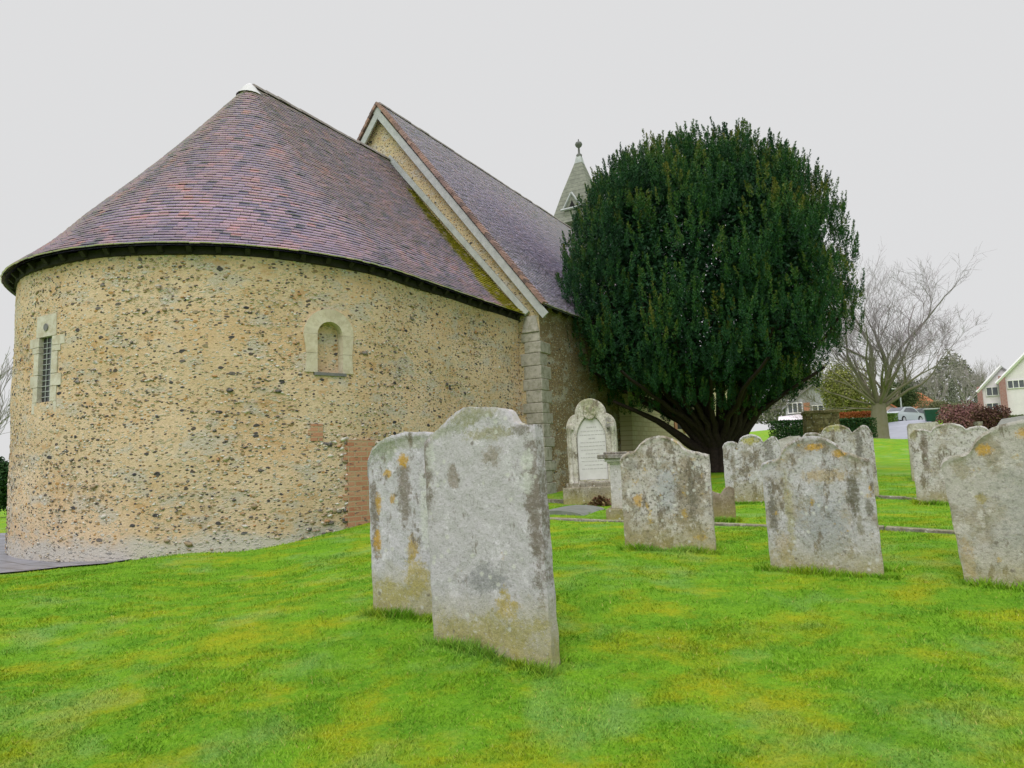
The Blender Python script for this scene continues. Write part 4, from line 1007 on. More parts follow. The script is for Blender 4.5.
# ================================================================ foliage helpers
def leaf_mat(name, stops, rough=.6, spec=.25):
    q = NT(name, rough, spec); q.col(q.ramp(q.attr(), stops)); return q.m
def leaf_arrays(P, Dv, ln, wd, rs):
    """diamond leaves at P along Dv"""
    n = len(P); Dv = Dv/np.linalg.norm(Dv, axis=1, keepdims=True)
    rnd = rs.normal(size=(n, 3)); S = np.cross(Dv, rnd); S /= np.linalg.norm(S, axis=1, keepdims=True)+1e-9
    ln = np.broadcast_to(ln, n)[:, None]; wd = np.broadcast_to(wd, n)[:, None]
    V = np.stack([P-Dv*ln*.5, P+S*wd, P+Dv*ln*.5, P-S*wd], 1).reshape(-1, 3)
    F = np.arange(4*n).reshape(n, 4); return V, F
def tree_branches(mb, p, d, r, length, depth, rs, spread=.5, up=.15, n_child=(2, 4), minr=.008, ratio=.72, seg=5, tips=None, droop=0., sides=None):
    P = [Vector(p)]; Rr = [r]; dd = Vector(d).normalized(); n = seg if depth > 1 else max(3, seg-2)
    for i in range(n):
        dd = (dd+Vector((rs.gauss(0, .13), rs.gauss(0, .13), rs.gauss(0, .10)+up*.3-droop*.3))).normalized()
        P.append(P[-1]+dd*length/n); Rr.append(max(minr*.6, r*(1-(.45 if depth > 0 else .8)*(i+1)/n)))
    ns = (sides or {}).get(depth, 7 if r > .08 else (4 if r > .02 else 3))
    mb.tube(P, Rr, ns, rs.random(), cap=False)
    if tips is not None and depth <= 1: tips += P[1:]
    if depth <= 0: return
    k = rs.randint(*n_child)
    for c in range(k):
        f = rs.uniform(.35, 1.) if c else 1.
        i = min(n, max(1, int(f*n))); base = P[i]
        ax = Vector((rs.gauss(0, 1), rs.gauss(0, 1), rs.gauss(0, .6))).normalized()
        nd = (dd+ax*spread*(1.1 if c else .5)+Vector((0, 0, up))).normalized()
        tree_branches(mb, base, nd, max(minr, Rr[i]*(.78 if c == 0 else .6)), length*ratio*rs.uniform(.8, 1.15), depth-1, rs, spread, up, n_child, minr, ratio, seg, tips, droop, sides)

# ================================================================ yew
yp = gnd(722, 471, 16.5); yew = empty('yew_tree', yp, 'huge rounded dark green yew with many fluted trunks, beside the nave', 'tree')
PXM = 674.7/16.5
# silhouette half widths by height above the base, left and right of the crown axis
prof_px = [(122, 680, 716), (128, 646, 748), (138, 618, 768), (152, 602, 788), (170, 594, 810), (190, 584, 826), (210, 568, 838), (235, 560, 846), (265, 557, 852), (295, 557, 853), (325, 559, 849), (350, 562, 840), (372, 569, 824), (388, 584, 802), (400, 606, 778), (412, 640, 752)]
cxp = 704
zz_ = []; lw = []; rw = []
for y_, xl, xr in prof_px:
    z = (at(cxp, y_, 16.5).z-yp.z); z = z-.75*max(0, (z-4.5)/4)+.12*max(0, (3.2-z)/1.7); zz_.append(z); lw.append((cxp-xl)/PXM*1.0); rw.append((xr-cxp)/PXM*.93)
zz_ = np.array(zz_)[::-1]; lw = np.array(lw)[::-1]; rw = np.array(rw)[::-1]
cc = at(cxp, 300, 16.5)
def crown_r(z, az):
    l_ = np.interp(z, zz_, lw); r_ = np.interp(z, zz_, rw); c_ = np.cos(az)
    w_ = np.where(c_ > 0, r_, l_); m_ = (l_+r_)/2
    return np.sqrt((w_*c_)**2+(m_*np.sin(az))**2)
rs = np.random.RandomState(5)
# upright plumes packed over the shell and some inside
zlo, zhi = zz_[0], zz_[-1]
nB = 460; baz = rs.uniform(-math.pi, math.pi, nB); bz = zlo+(zhi-zlo-.5)*rs.uniform(0, 1, nB)**.95
nT = 130; ta = rs.uniform(-math.pi, math.pi, nT); tf = np.sqrt(rs.uniform(0, 1, nT)); zgrid = np.linspace(zhi-2.8, zhi, 60)
tr = .97*tf*crown_r(np.full(nT, zhi-1.6), ta); tzz = np.array([zgrid[np.argmin(np.abs(crown_r(zgrid, np.full(60, a))-r))] for a, r in zip(ta, tr)])-.42
brad = crown_r(bz, baz)*.955*(1-np.abs(rs.normal(0, .05, nB)))
brad = brad*(1.03-.15*np.maximum(0, np.cos(baz*8+1.2*np.sin(bz*.6+baz*2)))**5+.03*np.sin(baz*3+2))
brad = np.where(rs.uniform(size=nB) < .14, brad*rs.uniform(.75, .9, nB), brad)-.12
baz = np.concatenate([baz, ta]); bz = np.concatenate([bz, tzz]); brad = np.concatenate([brad, tr]); nB += nT
bw_ = rs.uniform(.24, .42, nB); bh_ = rs.uniform(.8, 1.5, nB)*np.where(bz < zlo+1.0, .5, 1)*np.where(bz > zhi-2.6, .62, 1); btone = np.clip(rs.normal(.45, .17, nB), .08, .95)
sub = 13; k_ = np.repeat(np.arange(nB), sub); nP = len(k_)
sf = rs.uniform(0, 1, nP); sa = rs.uniform(0, 2*math.pi, nP)
sR = bw_[k_]*np.sqrt(np.clip(1-sf**1.6, 0, 1))*np.clip(sf*4+.45, 0, 1)
Px = cc.x+brad[k_]*np.cos(baz[k_])+sR*np.cos(sa); Py = cc.y+brad[k_]*np.sin(baz[k_])+sR*np.sin(sa); Pz = yp.z+bz[k_]+(sf-.45)*bh_[k_]
lean_ = rs.uniform(.02, .12, nB)[k_]*(sf)*bh_[k_]; Px += lean_*np.cos(baz[k_]); Py += lean_*np.sin(baz[k_])
per = 85; hgt = rs.uniform(.22, .50, nP); wid = rs.uniform(.045, .085, nP); tone = np.clip(btone[k_]+rs.normal(0, .09, nP), 0, 1)
f = rs.uniform(0, 1, (nP, per)); an = rs.uniform(0, 2*math.pi, (nP, per))
rr_ = wid[:, None]*np.sqrt(rs.uniform(.05, 1, (nP, per)))*np.clip(1.15-f, .15, 1)*np.clip(f*5+.3, 0, 1)
ox = np.cos(sa)[:, None]; oy = np.sin(sa)[:, None]; tilt_ = rs.uniform(.05, .35, nP)[:, None]
X = Px[:, None]+rr_*np.cos(an)+ox*f*hgt[:, None]*tilt_; Y = Py[:, None]+rr_*np.sin(an)+oy*f*hgt[:, None]*tilt_; Z = Pz[:, None]+(f-.3)*hgt[:, None]
D_ = np.stack([np.cos(an)*.8+ox*.2, np.sin(an)*.8+oy*.2, np.full_like(an, .8)], -1).reshape(-1, 3)+rs.normal(0, .25, (nP*per, 3))
Vv, Fv = leaf_arrays(np.stack([X, Y, Z], -1).reshape(-1, 3), D_, rs.uniform(.035, .075, nP*per), .009, rs)
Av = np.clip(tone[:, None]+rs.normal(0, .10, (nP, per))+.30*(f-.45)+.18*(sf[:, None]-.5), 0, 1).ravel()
M_YEW = leaf_mat('yew_needles', [(0, (.010, .040, .018)), (.35, (.019, .078, .028)), (.6, (.040, .118, .028)), (.85, (.095, .15, .025)), (1, (.15, .16, .03))], .6, .2)
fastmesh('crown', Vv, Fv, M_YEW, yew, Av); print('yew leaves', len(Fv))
# dense interior foliage so the crown is not hollow
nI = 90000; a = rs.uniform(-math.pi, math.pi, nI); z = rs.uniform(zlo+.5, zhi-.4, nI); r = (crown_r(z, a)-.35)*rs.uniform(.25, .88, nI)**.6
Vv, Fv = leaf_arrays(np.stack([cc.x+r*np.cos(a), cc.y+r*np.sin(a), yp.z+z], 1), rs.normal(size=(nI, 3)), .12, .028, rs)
tag(fastmesh('inner_foliage', Vv, Fv, M_YEW, yew, rs.uniform(0, .25, nI)), kind='stuff')  # darkest tones only: shade in the gaps between sprays put into leaf colour
# trunk and limbs
mb = MB(); rg = random.Random(3)
M_BARK = simple('yew_bark', (.038, .026, .021), (.018, .013, .012), .9, 14, .6)
def limb(pts, r0, r1, n=9):
    P = [Vector(p) for p in pts]; Q_ = []
    for i in range(len(P)-1):
        for k in range(4): Q_.append(P[i].lerp(P[i+1], k/4))
    Q_.append(P[-1]); 
    for it in range(2):
        Q_ = [Q_[0]]+[(Q_[i-1]+Q_[i]*2+Q_[i+1])/4 for i in range(1, len(Q_)-1)]+[Q_[-1]]
    Q_ = [q_+Vector((rg.gauss(0, .02), rg.gauss(0, .02), 0)) for q_ in Q_]
    mb.tube(Q_, [r0+(r1-r0)*(i/(len(Q_)-1))**.7 for i in range(len(Q_))], n, rg.random(), cap=False)
for k in range(11):   # fluted bole
    a = 2*math.pi*k/11; b0 = yp+Vector((.42*math.cos(a), .42*math.sin(a), -.1)); b1 = yp+Vector((.27*math.cos(a), .27*math.sin(a), .6)); b2 = yp+Vector((.36*math.cos(a), .36*math.sin(a), 1.3)); b3 = yp+Vector((1.0*math.cos(a), 1.0*math.sin(a), 3.0)); b4 = yp+Vector((1.6*math.cos(a+.2), 1.6*math.sin(a+.2), 5.2))
    limb([b0, b1, b2, b3, b4], .21, .05)
for k in range(26):   # spreading limbs
    a = 2*math.pi*k/26+rg.uniform(-.1, .1); ro = rg.uniform(2.2, 3.3); zt_ = rg.uniform(2.2, 4.2)
    limb([yp+Vector((.25*math.cos(a), .25*math.sin(a), .5)), yp+Vector((.7*math.cos(a), .7*math.sin(a), 1.1)), yp+Vector((ro*.55*math.cos(a), ro*.55*math.sin(a), 1.5+.3*(zt_-2))), yp+Vector((ro*math.cos(a+.1), ro*math.sin(a+.1), zt_))], .11, .03, 7)
# the long low limbs reaching left over the grass
for (x1, z1, x2, z2, x3, z3, r_) in ((-.8, .7, -1.5, 1.25, -2.6, 1.75, .15), (-.7, .95, -1.3, 1.6, -2.3, 2.0, .13), (-.55, 1.1, -1.0, 1.8, -1.8, 2.4, .11), (.6, .9, 1.1, 1.5, 2.2, 2.2, .12), (.4, 1.1, .8, 1.9, 1.4, 2.8, .10)):
    yo = rg.uniform(-.4, .2); limb([yp+Vector((0, 0, .15)), yp+Vector((x1, yo*.5, z1)), yp+Vector((x2, yo, z2)), yp+Vector((x3, yo*1.5, z3))], r_*1.25, .035, 8)
mb.build('trunk', M_BARK, yew, smooth=True)
# low hanging outer sprays on the left and bottom edge are part of the crown plumes

# ================================================================ bare tree
M_TWIG = simple('grey_bark', (.34, .31, .31), (.26, .24, .235), .9, 6, .4)
q = NT('lichened_bark', .9, .2); s_ = q.n('SeparateXYZ'); q.L(q.co, s_.inputs[0])
q.col(q.mix(q.ramp(s_.outputs[2], [(.0, .8), (.32, .75), (.50, .0)]), q.mix(q.noise(5, 5), (.30, .265, .28), (.22, .195, .21)), q.mix(q.noise(6, 6), (.16, .165, .045), (.27, .24, .19)))); M_LBARK = q.m
def scale_z(m_, f):   # the ramp above works on z/10
    return m_
for nd in list(q.t.nodes):
    if nd.type == 'SEPXYZ':
        mp_ = q.t.nodes.new('ShaderNodeMapping'); mp_.inputs['Scale'].default_value = (.1, .1, .1); q.L(q.co, mp_.inputs[0]); q.L(mp_.outputs[0], nd.inputs[0])
tp = gnd(881, 441, 38); bt = empty('bare_tree', tp, 'wide leafless tree with stout trunk and mossy lower boughs, by the drive', 'tree')
mb = MB(); rg = random.Random(12); mbt = MB()
mb.tube([tp+Vector((0, 0, -.3)), tp+Vector((0, 0, .3)), tp+Vector((.02, 0, 1.3)), tp+Vector((.05, 0, 2.1))], [.54, .45, .42, .36], 12, cap=False)
fork = tp+Vector((.05, 0, 2.0))
dirs = [(-.12, .05, 1, 2.5, .20), (.22, -.1, 1, 2.6, .20), (.55, .15, .8, 2.4, .15), (1.0, -.1, .42, 2.0, .13), (-.5, .2, .9, 2.4, .15), (-1, -.2, .45, 2.1, .11), (-.9, .3, .16, 2.1, .09), (.1, .9, .8, 2.1, .12), (.1, -.9, .8, 2.1, .12), (.9, .5, .2, 2.1, .09), (-.7, -.5, .6, 2.1, .10), (.6, -.6, .6, 2.1, .10), (-.95, .1, .06, 1.9, .07), (.8, .2, .6, 2.2, .11), (-.3, -.3, 1, 2.3, .13)]
for (dx, dy, dz, ln, r_) in dirs:
    tree_branches(mb, fork+Vector((0, 0, rg.uniform(-.4, .2))), (dx, dy, dz), r_*.85, ln*(1.27+.36*max(0, dz-.5)), 6, rg, spread=.72, up=.10, n_child=(2, 4), minr=.006, ratio=.705, seg=4)
mb.build('trunk', M_LBARK, bt)
print('bare tree faces', len(mb.f))

# ================================================================ background planting
def bush(name, px, py, D, w, h, dpt, label, cat, stops, nleaf=9000, leaf=.12, group=None, kindsh='round', seed=0, dark_trunk=True, lobes_n=14):
    rs = np.random.RandomState(seed); p = gnd(px, py, D); o = empty(name, p, label, cat, group)
    C_ = []
    for k in range(lobes_n):
        a = rs.uniform(0, 6.28); rr = rs.uniform(0, .62)**.8
        if kindsh == 'hedge': C_.append(((k/(lobes_n-1)-.5)*w*.88, rs.uniform(-.1, .1)*dpt, h*.5, w/lobes_n*1.1, dpt*.5, h*.5))
        elif kindsh == 'cone': f_ = rs.uniform(0, 1); C_.append((rr*w*.3*math.cos(a)*(1-f_), rr*dpt*.3*math.sin(a), h*(.15+.75*f_), w*.42*(1-.75*f_), dpt*.42*(1-.75*f_), h*.2))
        else: C_.append((rr*w*.38*math.cos(a), rr*dpt*.38*math.sin(a), h*rs.uniform(.3, .72), w*rs.uniform(.16, .28), dpt*rs.uniform(.16, .28), h*rs.uniform(.16, .30)))
    C_ = np.array(C_); idx = rs.randint(0, len(C_), nleaf); nrm = rs.normal(size=(nleaf, 3)); nrm /= np.linalg.norm(nrm, axis=1, keepdims=True)
    rr = rs.uniform(.55, 1.06, nleaf)[:, None]
    if kindsh == 'hedge':
        nrm = rs.uniform(-1, 1, (nleaf, 3))*1.0; ax_ = rs.randint(0, 3, nleaf); nrm[np.arange(nleaf), ax_] = rs.choice([-1, 1], nleaf)*rs.uniform(.8, 1, nleaf); rr = rr*0+rs.uniform(.94, 1.03, nleaf)[:, None]
    P = C_[idx, :3]+nrm*rr*C_[idx, 3:]; P[:, 2] = np.maximum(P[:, 2], .03)
    V, F = leaf_arrays(P+np.array(p)[None], rs.normal(size=(nleaf, 3)), leaf, leaf*.3, rs)
    A = np.clip(rs.normal(.5, .2, nleaf)+(rs.uniform(-.2, .2, len(C_)))[idx], 0, 1)
    fastmesh('crown', V, F, leaf_mat(name+'_leaves', stops, .7, .15), o, A)
    mb = MB()
    if kindsh == 'hedge':
        for k in range(4):
            mb = MB(); mb.tube([p+Vector(((k/3-.5)*w*.8, 0, -.1)), p+Vector(((k/3-.5)*w*.8+.05, 0, h*.6))], [.04, .02], 5, cap=False); mb.build('stem', M_BARK, o)
        return o
    mb.tube([p+Vector((0, 0, -.2)), p+Vector((0, 0, h*.6))], [.02*h+.04, .02], 7, cap=False)
    mb.build('stem', M_BARK, o); return o
EVG = [(0, (.012, .04, .015)), (.5, (.025, .07, .02)), (1, (.05, .10, .03))]
OLV = [(0, (.12, .14, .03)), (.5, (.22, .24, .06)), (1, (.32, .33, .09))]
def at_size(D): return 674.7/D
bush('clipped_hedge', 795, 441, 33, 2.2, .95, 1.0, 'dark clipped hedge between the yew and the mossy block tomb', 'hedge', EVG, 9000, .09, 'dark hedges behind the graves', 'hedge', 1)
bush('clipped_hedge', 854, 441, 34, 1.9, 1.0, 1.0, 'dark clipped hedge beneath the russet hedge, left of the bare tree', 'hedge', EVG, 10000, .09, 'dark hedges behind the graves', 'hedge', 2)
bush('beech_hedge', 856, 423, 40, 2.6, 1.75, 1.0, 'russet orange beech hedge above the dark clipped hedge', 'hedge', [(0, (.30, .08, .03)), (.5, (.48, .15, .05)), (1, (.60, .26, .10))], 9000, .10, None, 'hedge', 3)
bush('round_bush', 850, 432, 52, 4.8, 6.4, 4.2, 'olive green bushy evergreen behind the boughs of the bare tree', 'tree', OLV, 14000, .16, None, 'round', 4, lobes_n=22)
bush('round_bush', 903, 425, 84, 7.0, 5.4, 4.0, 'dark green rounded evergreen beyond the parked silver car', 'tree', [(0, (.04, .07, .03)), (.5, (.08, .12, .045)), (1, (.13, .16, .07))], 14000, .18, None, 'round', 5, lobes_n=22)
bush('red_twig_shrub', 966, 436, 34, 3.1, 2.1, 1.6, 'wine red shrub with thin twigs behind the lobed stone', 'shrub', [(0, (.15, .07, .07)), (.5, (.25, .12, .12)), (1, (.30, .20, .15))], 7000, .10, 'red shrubs before the white house', 'round', 6, lobes_n=20)
bush('red_twig_shrub', 990, 440, 31, 2.2, 1.9, 1.4, 'darker red shrub nearest the little lean-to roof', 'shrub', [(0, (.07, .03, .03)), (.5, (.12, .06, .05)), (1, (.15, .12, .06))], 8000, .10, 'red shrubs before the white house', 'round', 7)
bush('clipped_hedge', 1022, 416, 42, 4.2, 1.1, 1.2, 'green hedge in front of the white house, above the lean-to roof', 'hedge', [(0, (.06, .09, .03)), (1, (.13, .16, .06))], 8000, .1, 'dark hedges behind the graves', 'hedge', 8)
bush('green_hedge', 886, 421, 58, 1.5, .8, 1.2, 'low bright green hedge by the drive, left of the silver car', 'hedge', [(0, (.10, .20, .03)), (1, (.20, .32, .06))], 6000, .12, None, 'hedge', 9)
bush('laurel_bush', -4, 512, 22, 1.6, 2.2, 1.6, 'dark green bush past the left side of the apse', 'bush', EVG, 9000, .1, None, 'round', 10)
def bare(name, px, py, D, h, label, seed, depth=4, mat=None, r=.16, group='bare trees behind the houses', spread=.5, up=.2):
    p = gnd(px, py, D); o = empty(name, p, label, 'tree', group); mb = MB(); rg = random.Random(seed)
    mb.tube([p+Vector((0, 0, -.2)), p+Vector((0, 0, h*.25))], [r*1.3, r], 8, cap=False)
    for k in range(6):
        a = k*1.05+rg.uniform(-.3, .3); tree_branches(mb, p+Vector((0, 0, h*.22)), (math.cos(a)*.6, math.sin(a)*.6, 1), r*.6, h*.30, depth, rg, spread, up, (2, 4), .012, .72, 4)
    mb.build('trunk', mat or M_TWIG, o); return o
bare('bare_tree', -28, 505, 30, 7.5, 'leafless tree whose twigs show past the left side of the apse', 21, 4, group=None)
bare('bare_tree', 985, 415, 95, 9, 'hazy bare tree rising behind the left gable of the white house', 22)
bare('bare_tree', 935, 415, 100, 8, 'hazy bare tree in the gap right of the dark rounded evergreen', 23)
bare('bare_tree', 806, 425, 80, 8, 'bare tree behind the grey house beside the yew', 24)
bare('bare_tree', 968, 420, 105, 10, 'tallest of the hazy bare trees, between the conifer and the white house', 25)
M_IVY = leaf_mat
bush('poplar_conifer', 955, 417, 85, 1.7, 4.6, 1.6, 'narrow pointed grey green conifer left of the white house', 'tree', [(0, (.18, .20, .16)), (.5, (.25, .27, .21)), (1, (.33, .34, .28))], 2500, .2, None, 'cone', 11, lobes_n=22)
bush('distant_shrub', 940, 420, 75, 7.0, 2.2, 3.0, 'grey green shrubs behind the red shrubs, under the conifer', 'shrub', [(0, (.10, .12, .05)), (1, (.22, .22, .12))], 9000, .16, None, 'round', 12)
# far wooded skyline
rs = np.random.RandomState(31); mbv = []; V = []; 
nW = 42000; t = rs.uniform(0, 1, nW); ang = R_(12)+t*R_(34); dist = rs.uniform(150, 175, nW)
hh = 7+3*np.sin(t*23)+2*np.sin(t*61+1); zw = rs.uniform(0, 1, nW)**.8*hh
Pw = np.stack([dist*np.sin(ang), dist*np.cos(ang), 7+zw], 1)
Vw, Fw = leaf_arrays(Pw, rs.normal(size=(nW, 3)), .8, .16, rs)
tag(fastmesh('distant_wood', Vw, Fw, leaf_mat('far_wood', [(0, (.14, .14, .12)), (.5, (.20, .20, .17)), (1, (.26, .25, .21))]), a=rs.uniform(0, 1, nW)), 'far grey wood on the skyline behind the houses', 'wood', kind='stuff')

# ================================================================ drive, houses, car, lamp
q = NT('wet_tarmac', .4, .4); q.col(q.mix(q.ramp(q.noise(1.2, 6), [(.35, 0), (.65, 1)]), (.32, .34, .40), (.26, .28, .33))).bump(q.noise(80, 4), .2, .004); M_ROAD = q.m
V = []; F = []
for i in range(25):
    f_ = i/24; D = 40+38*f_; xl = 882+10*f_; xr = 927+14*f_
    for j in range(5):
        p = at(xl+(xr-xl)*j/4, 430, D); V.append((p.x, p.y))
V = np.array(V); Zr = terr(V[:, 0], V[:, 1])+.05
for i in range(24):
    for j in range(4): F.append((i*5+j, i*5+j+1, (i+1)*5+j+1, (i+1)*5+j))
tag(fastmesh('drive', np.column_stack([V, Zr]), np.array(F), M_ROAD), kind='structure')

def facade_house(px, py, D, label, parts):
    p = gnd(px, py, D); o = empty('house', p, label, 'house', 'houses beyond the churchyard', R_(face_cam(p, 0))); return o, p
def gable_block(mbw, mbr, x0, x1, y0, y1, ze, zr, ov=.3, base=-1.0):
    xm = (x0+x1)/2
    V = [(x0, y0, base), (x1, y0, base), (x1, y0, ze), (xm, y0, zr), (x0, y0, ze), (x0, y1, base), (x1, y1, base), (x1, y1, ze), (xm, y1, zr), (x0, y1, ze)]
    mbw.add(V, [(0, 1, 2, 3, 4), (9, 8, 7, 6, 5), (0, 4, 9, 5), (1, 6, 7, 2)])
    k = (zr-ze)/(xm-x0)
    for s_ in (-1, 1):
        xe = xm+s_*(xm-x0+ov); zx = ze-k*ov
        A = [(xe, y0-ov, zx), (xm, y0-ov, zr+.02), (xm, y1+ov, zr+.02), (xe, y1+ov, zx)]; B = [(a, b, c+.16) for a, b, c in A]
        mbr.add(A+B, [(0, 1, 2, 3), (7, 6, 5, 4), (0, 4, 5, 1), (1, 5, 6, 2), (2, 6, 7, 3), (3, 7, 4, 0)])
M_REND = simple('white_render', (.80, .75, .80), (.72, .68, .73), .8, 2, .1)
M_HBR = brick_mat('house_brick', (.30, .11, .11), (.38, .16, .15), (.42, .34, .32))
M_UPVC = simple('white_frames', (.80, .80, .80), (.75, .75, .75), .4, 3, .05)
M_PANE = simple('window_panes', (.07, .08, .10), (.12, .13, .15), .15, 3, .02, .6)
M_RSL = simple('grey_roof_tiles', (.26, .26, .28), (.18, .18, .19), .7, 4)
M_RTL = simple('terracotta_roof', (.44, .17, .08), (.33, .12, .06), .8, 4)
def window(parent, x, z, w, h, y, n=2, label=None):
    mb = MB(); mb.box((x, y-.03, z), w, .06, h); o = mb.build('window', M_PANE, parent, world=False)
    if label: o['label'] = label
    mb = MB()
    for k in range(n+1): mb.box((x-w/2+w*k/n, y-.08, z), .08, .08, h+.1)
    for s_ in (-1, 1): mb.box((x, y-.082, z+s_*h/2), w+.08, .08, .08)
    mb.build('frame', M_UPVC, o, world=False); return o
S75 = 75/674.7
# right: white gabled house
o, p = facade_house(1011, 418, 75, 'white rendered house with two gables and red brick pilasters', None)
def hx(px): return (px-1003)*S75
def hz(py): return (415-py)*S75
mw = MB(); mr = MB()
gable_block(mw, mr, hx(979), hx(1020), 1.2, 10, hz(385), hz(364)); gable_block(mw, mr, hx(997), hx(1052), 0, 11, hz(378), hz(350))
mw.build('wall', M_REND, o, world=False); mr.build('roof', simple('pale_roof_edge', (.40, .40, .42), (.32, .32, .34)), o, world=False)
mb = MB(); mb.box((hx(999), -.12, hz(396)), .62, .5, (414-377)*S75+.8); mb.build('brick_pilaster', M_HBR, o, world=False)
mb = MB(); mb.box((hx(979.5), 1.08, hz(400)), .5, .5, (414-386)*S75+.8); mb.build('brick_pilaster', M_HBR, o, world=False)
window(o, hx(990), hz(388), 1.1, .95, 1.2); window(o, hx(1010), hz(383), 1.5, .85, 0, 3); window(o, hx(989), hz(405), 1.1, 1.1, 1.2, 2); window(o, hx(1024), hz(383), 1.0, .85, 0, 2)
mb = MB(); mb.box((hx(1022), -.06, hz(406)), 1.3, .1, 2.2); mb.build('garage_door', simple('grey_door', (.42, .42, .44)), o, world=False)
mb = MB()
for (x0, z0, x1, z1, y) in ((hx(977), hz(388), hx(999.5), hz(363), .86), (hx(994), hz(381), hx(1024.5), hz(349), -.34), (hx(1055), hz(381), hx(1024.5), hz(349), -.34)):
    mb.tube([(x0, y, z0), (x1, y, z1)], [.17, .17], 4)
mb.build('bargeboards', M_UPVC, o, world=False)
# left: grey house behind the yew
S60 = 60/674.7
o, p = facade_house(818, 436, 60, 'grey and white house behind the mossy block tomb with a red brick chimney', None)
def hx(px): return (px-818)*S60
def hz(py): return (436-py)*S60
mw = MB(); mr = MB()
gable_block(mw, mr, hx(790), hx(842), 0, 8, hz(404), hz(384)); mw.build('wall', simple('grey_cladding', (.42, .43, .44), (.34, .35, .37)), o, world=False); mr.build('roof', M_RSL, o, world=False)
window(o, hx(820), hz(407), .9, .6, 0, 2); window(o, hx(799), hz(405), 1.2, .9, 0, 3); window(o, hx(833), hz(405), .5, 1.1, 0, 1)
mb = MB(); mb.box((hx(810), -.6, hz(420)), .5, .6, 3.4); mb.build('chimney', simple('orange_chimney_brick', (.52, .22, .13), (.4, .16, .1)), o, world=False)
mb = MB(); A = [(hx(783), -3.4, hz(424)), (hx(808), -3.4, hz(422)), (hx(808), -.1, hz(411)), (hx(783), -.1, hz(413))]; B = [(a, b, c-.15) for a, b, c in A]
mb.add(A+B, [(0, 1, 2, 3), (7, 6, 5, 4), (0, 4, 5, 1), (1, 5, 6, 2), (2, 6, 7, 3), (3, 7, 4, 0)]); mb.box((hx(796), -2.9, hz(431)), 2.2, .15, 1.2); mb.build('porch_roof', M_REND, o, world=False)
# terracotta roofed house far off
o, p = facade_house(928, 420, 88, 'low house with a terracotta roof beyond the evergreens', None); S88 = 88/674.7
mw = MB(); mr = MB(); V = [(-2.2, 0, .8), (2.4, 0, .8), (2.4, 6, .8), (-2.2, 6, .8), (-1.5, 3, 3.6), (-.6, 3, 3.6)]
mr.add(V, [(0, 1, 5, 4), (1, 2, 5), (2, 3, 4, 5), (3, 0, 4), (3, 2, 1, 0)]); mw.box((0, 3, .0), 3.9, 5, 1.9)
mw.build('wall', M_REND, o, world=False); mr.build('roof', M_RTL, o, world=False)
o, p = facade_house(880, 420, 75, 'low brick cottage half hidden behind the trunk of the bare tree', None); mw = MB(); mr = MB()
gable_block(mw, mr, -1.6, 1.9, 0, 6, 1.3, 2.6); mw.build('wall', simple('pinkish_brick', (.50, .36, .30), (.4, .28, .22)), o, world=False); mr.build('roof', M_RTL, o, world=False); window(o, .7, .7, .8, .7, 0, 2)
# small lean-to roof at the right edge
p = gnd(1022, 438, 24); o = empty('shelter', p, 'small open shelter with a sloping grey green roof at the right edge', 'shelter', rz=R_(face_cam(p, 0)))
s24 = 24/674.7; mb = MB(); A = [(-.75, -.8, .85), (.9, -.8, 1.1), (.9, 1.2, 1.45), (-.55, 1.2, 1.25)]; B = [(a, b, c+.07) for a, b, c in A]
mb.add(A+B, [(0, 3, 2, 1), (4, 5, 6, 7), (0, 1, 5, 4), (1, 2, 6, 5), (2, 3, 7, 6), (3, 0, 4, 7)]); mb.build('roof', simple('lichened_roof', (.24, .25, .22), (.16, .17, .14)), o, world=False)
for x, y in ((-.5, -.6), (.75, -.6), (.75, 1.0), (-.4, 1.0)):
    mb = MB(); mb.box((x, y, .4), .1, .1, 1.0 if y < 0 else 1.5); mb.build('leg', M_WOOD, o, world=False)
mb = MB(); mb.box((.1, 1.0, .5), 1.2, .05, .9); mb.build('back_panel', simple('mossy_panel', (.16, .18, .06), (.1, .1, .05)), o, world=False)

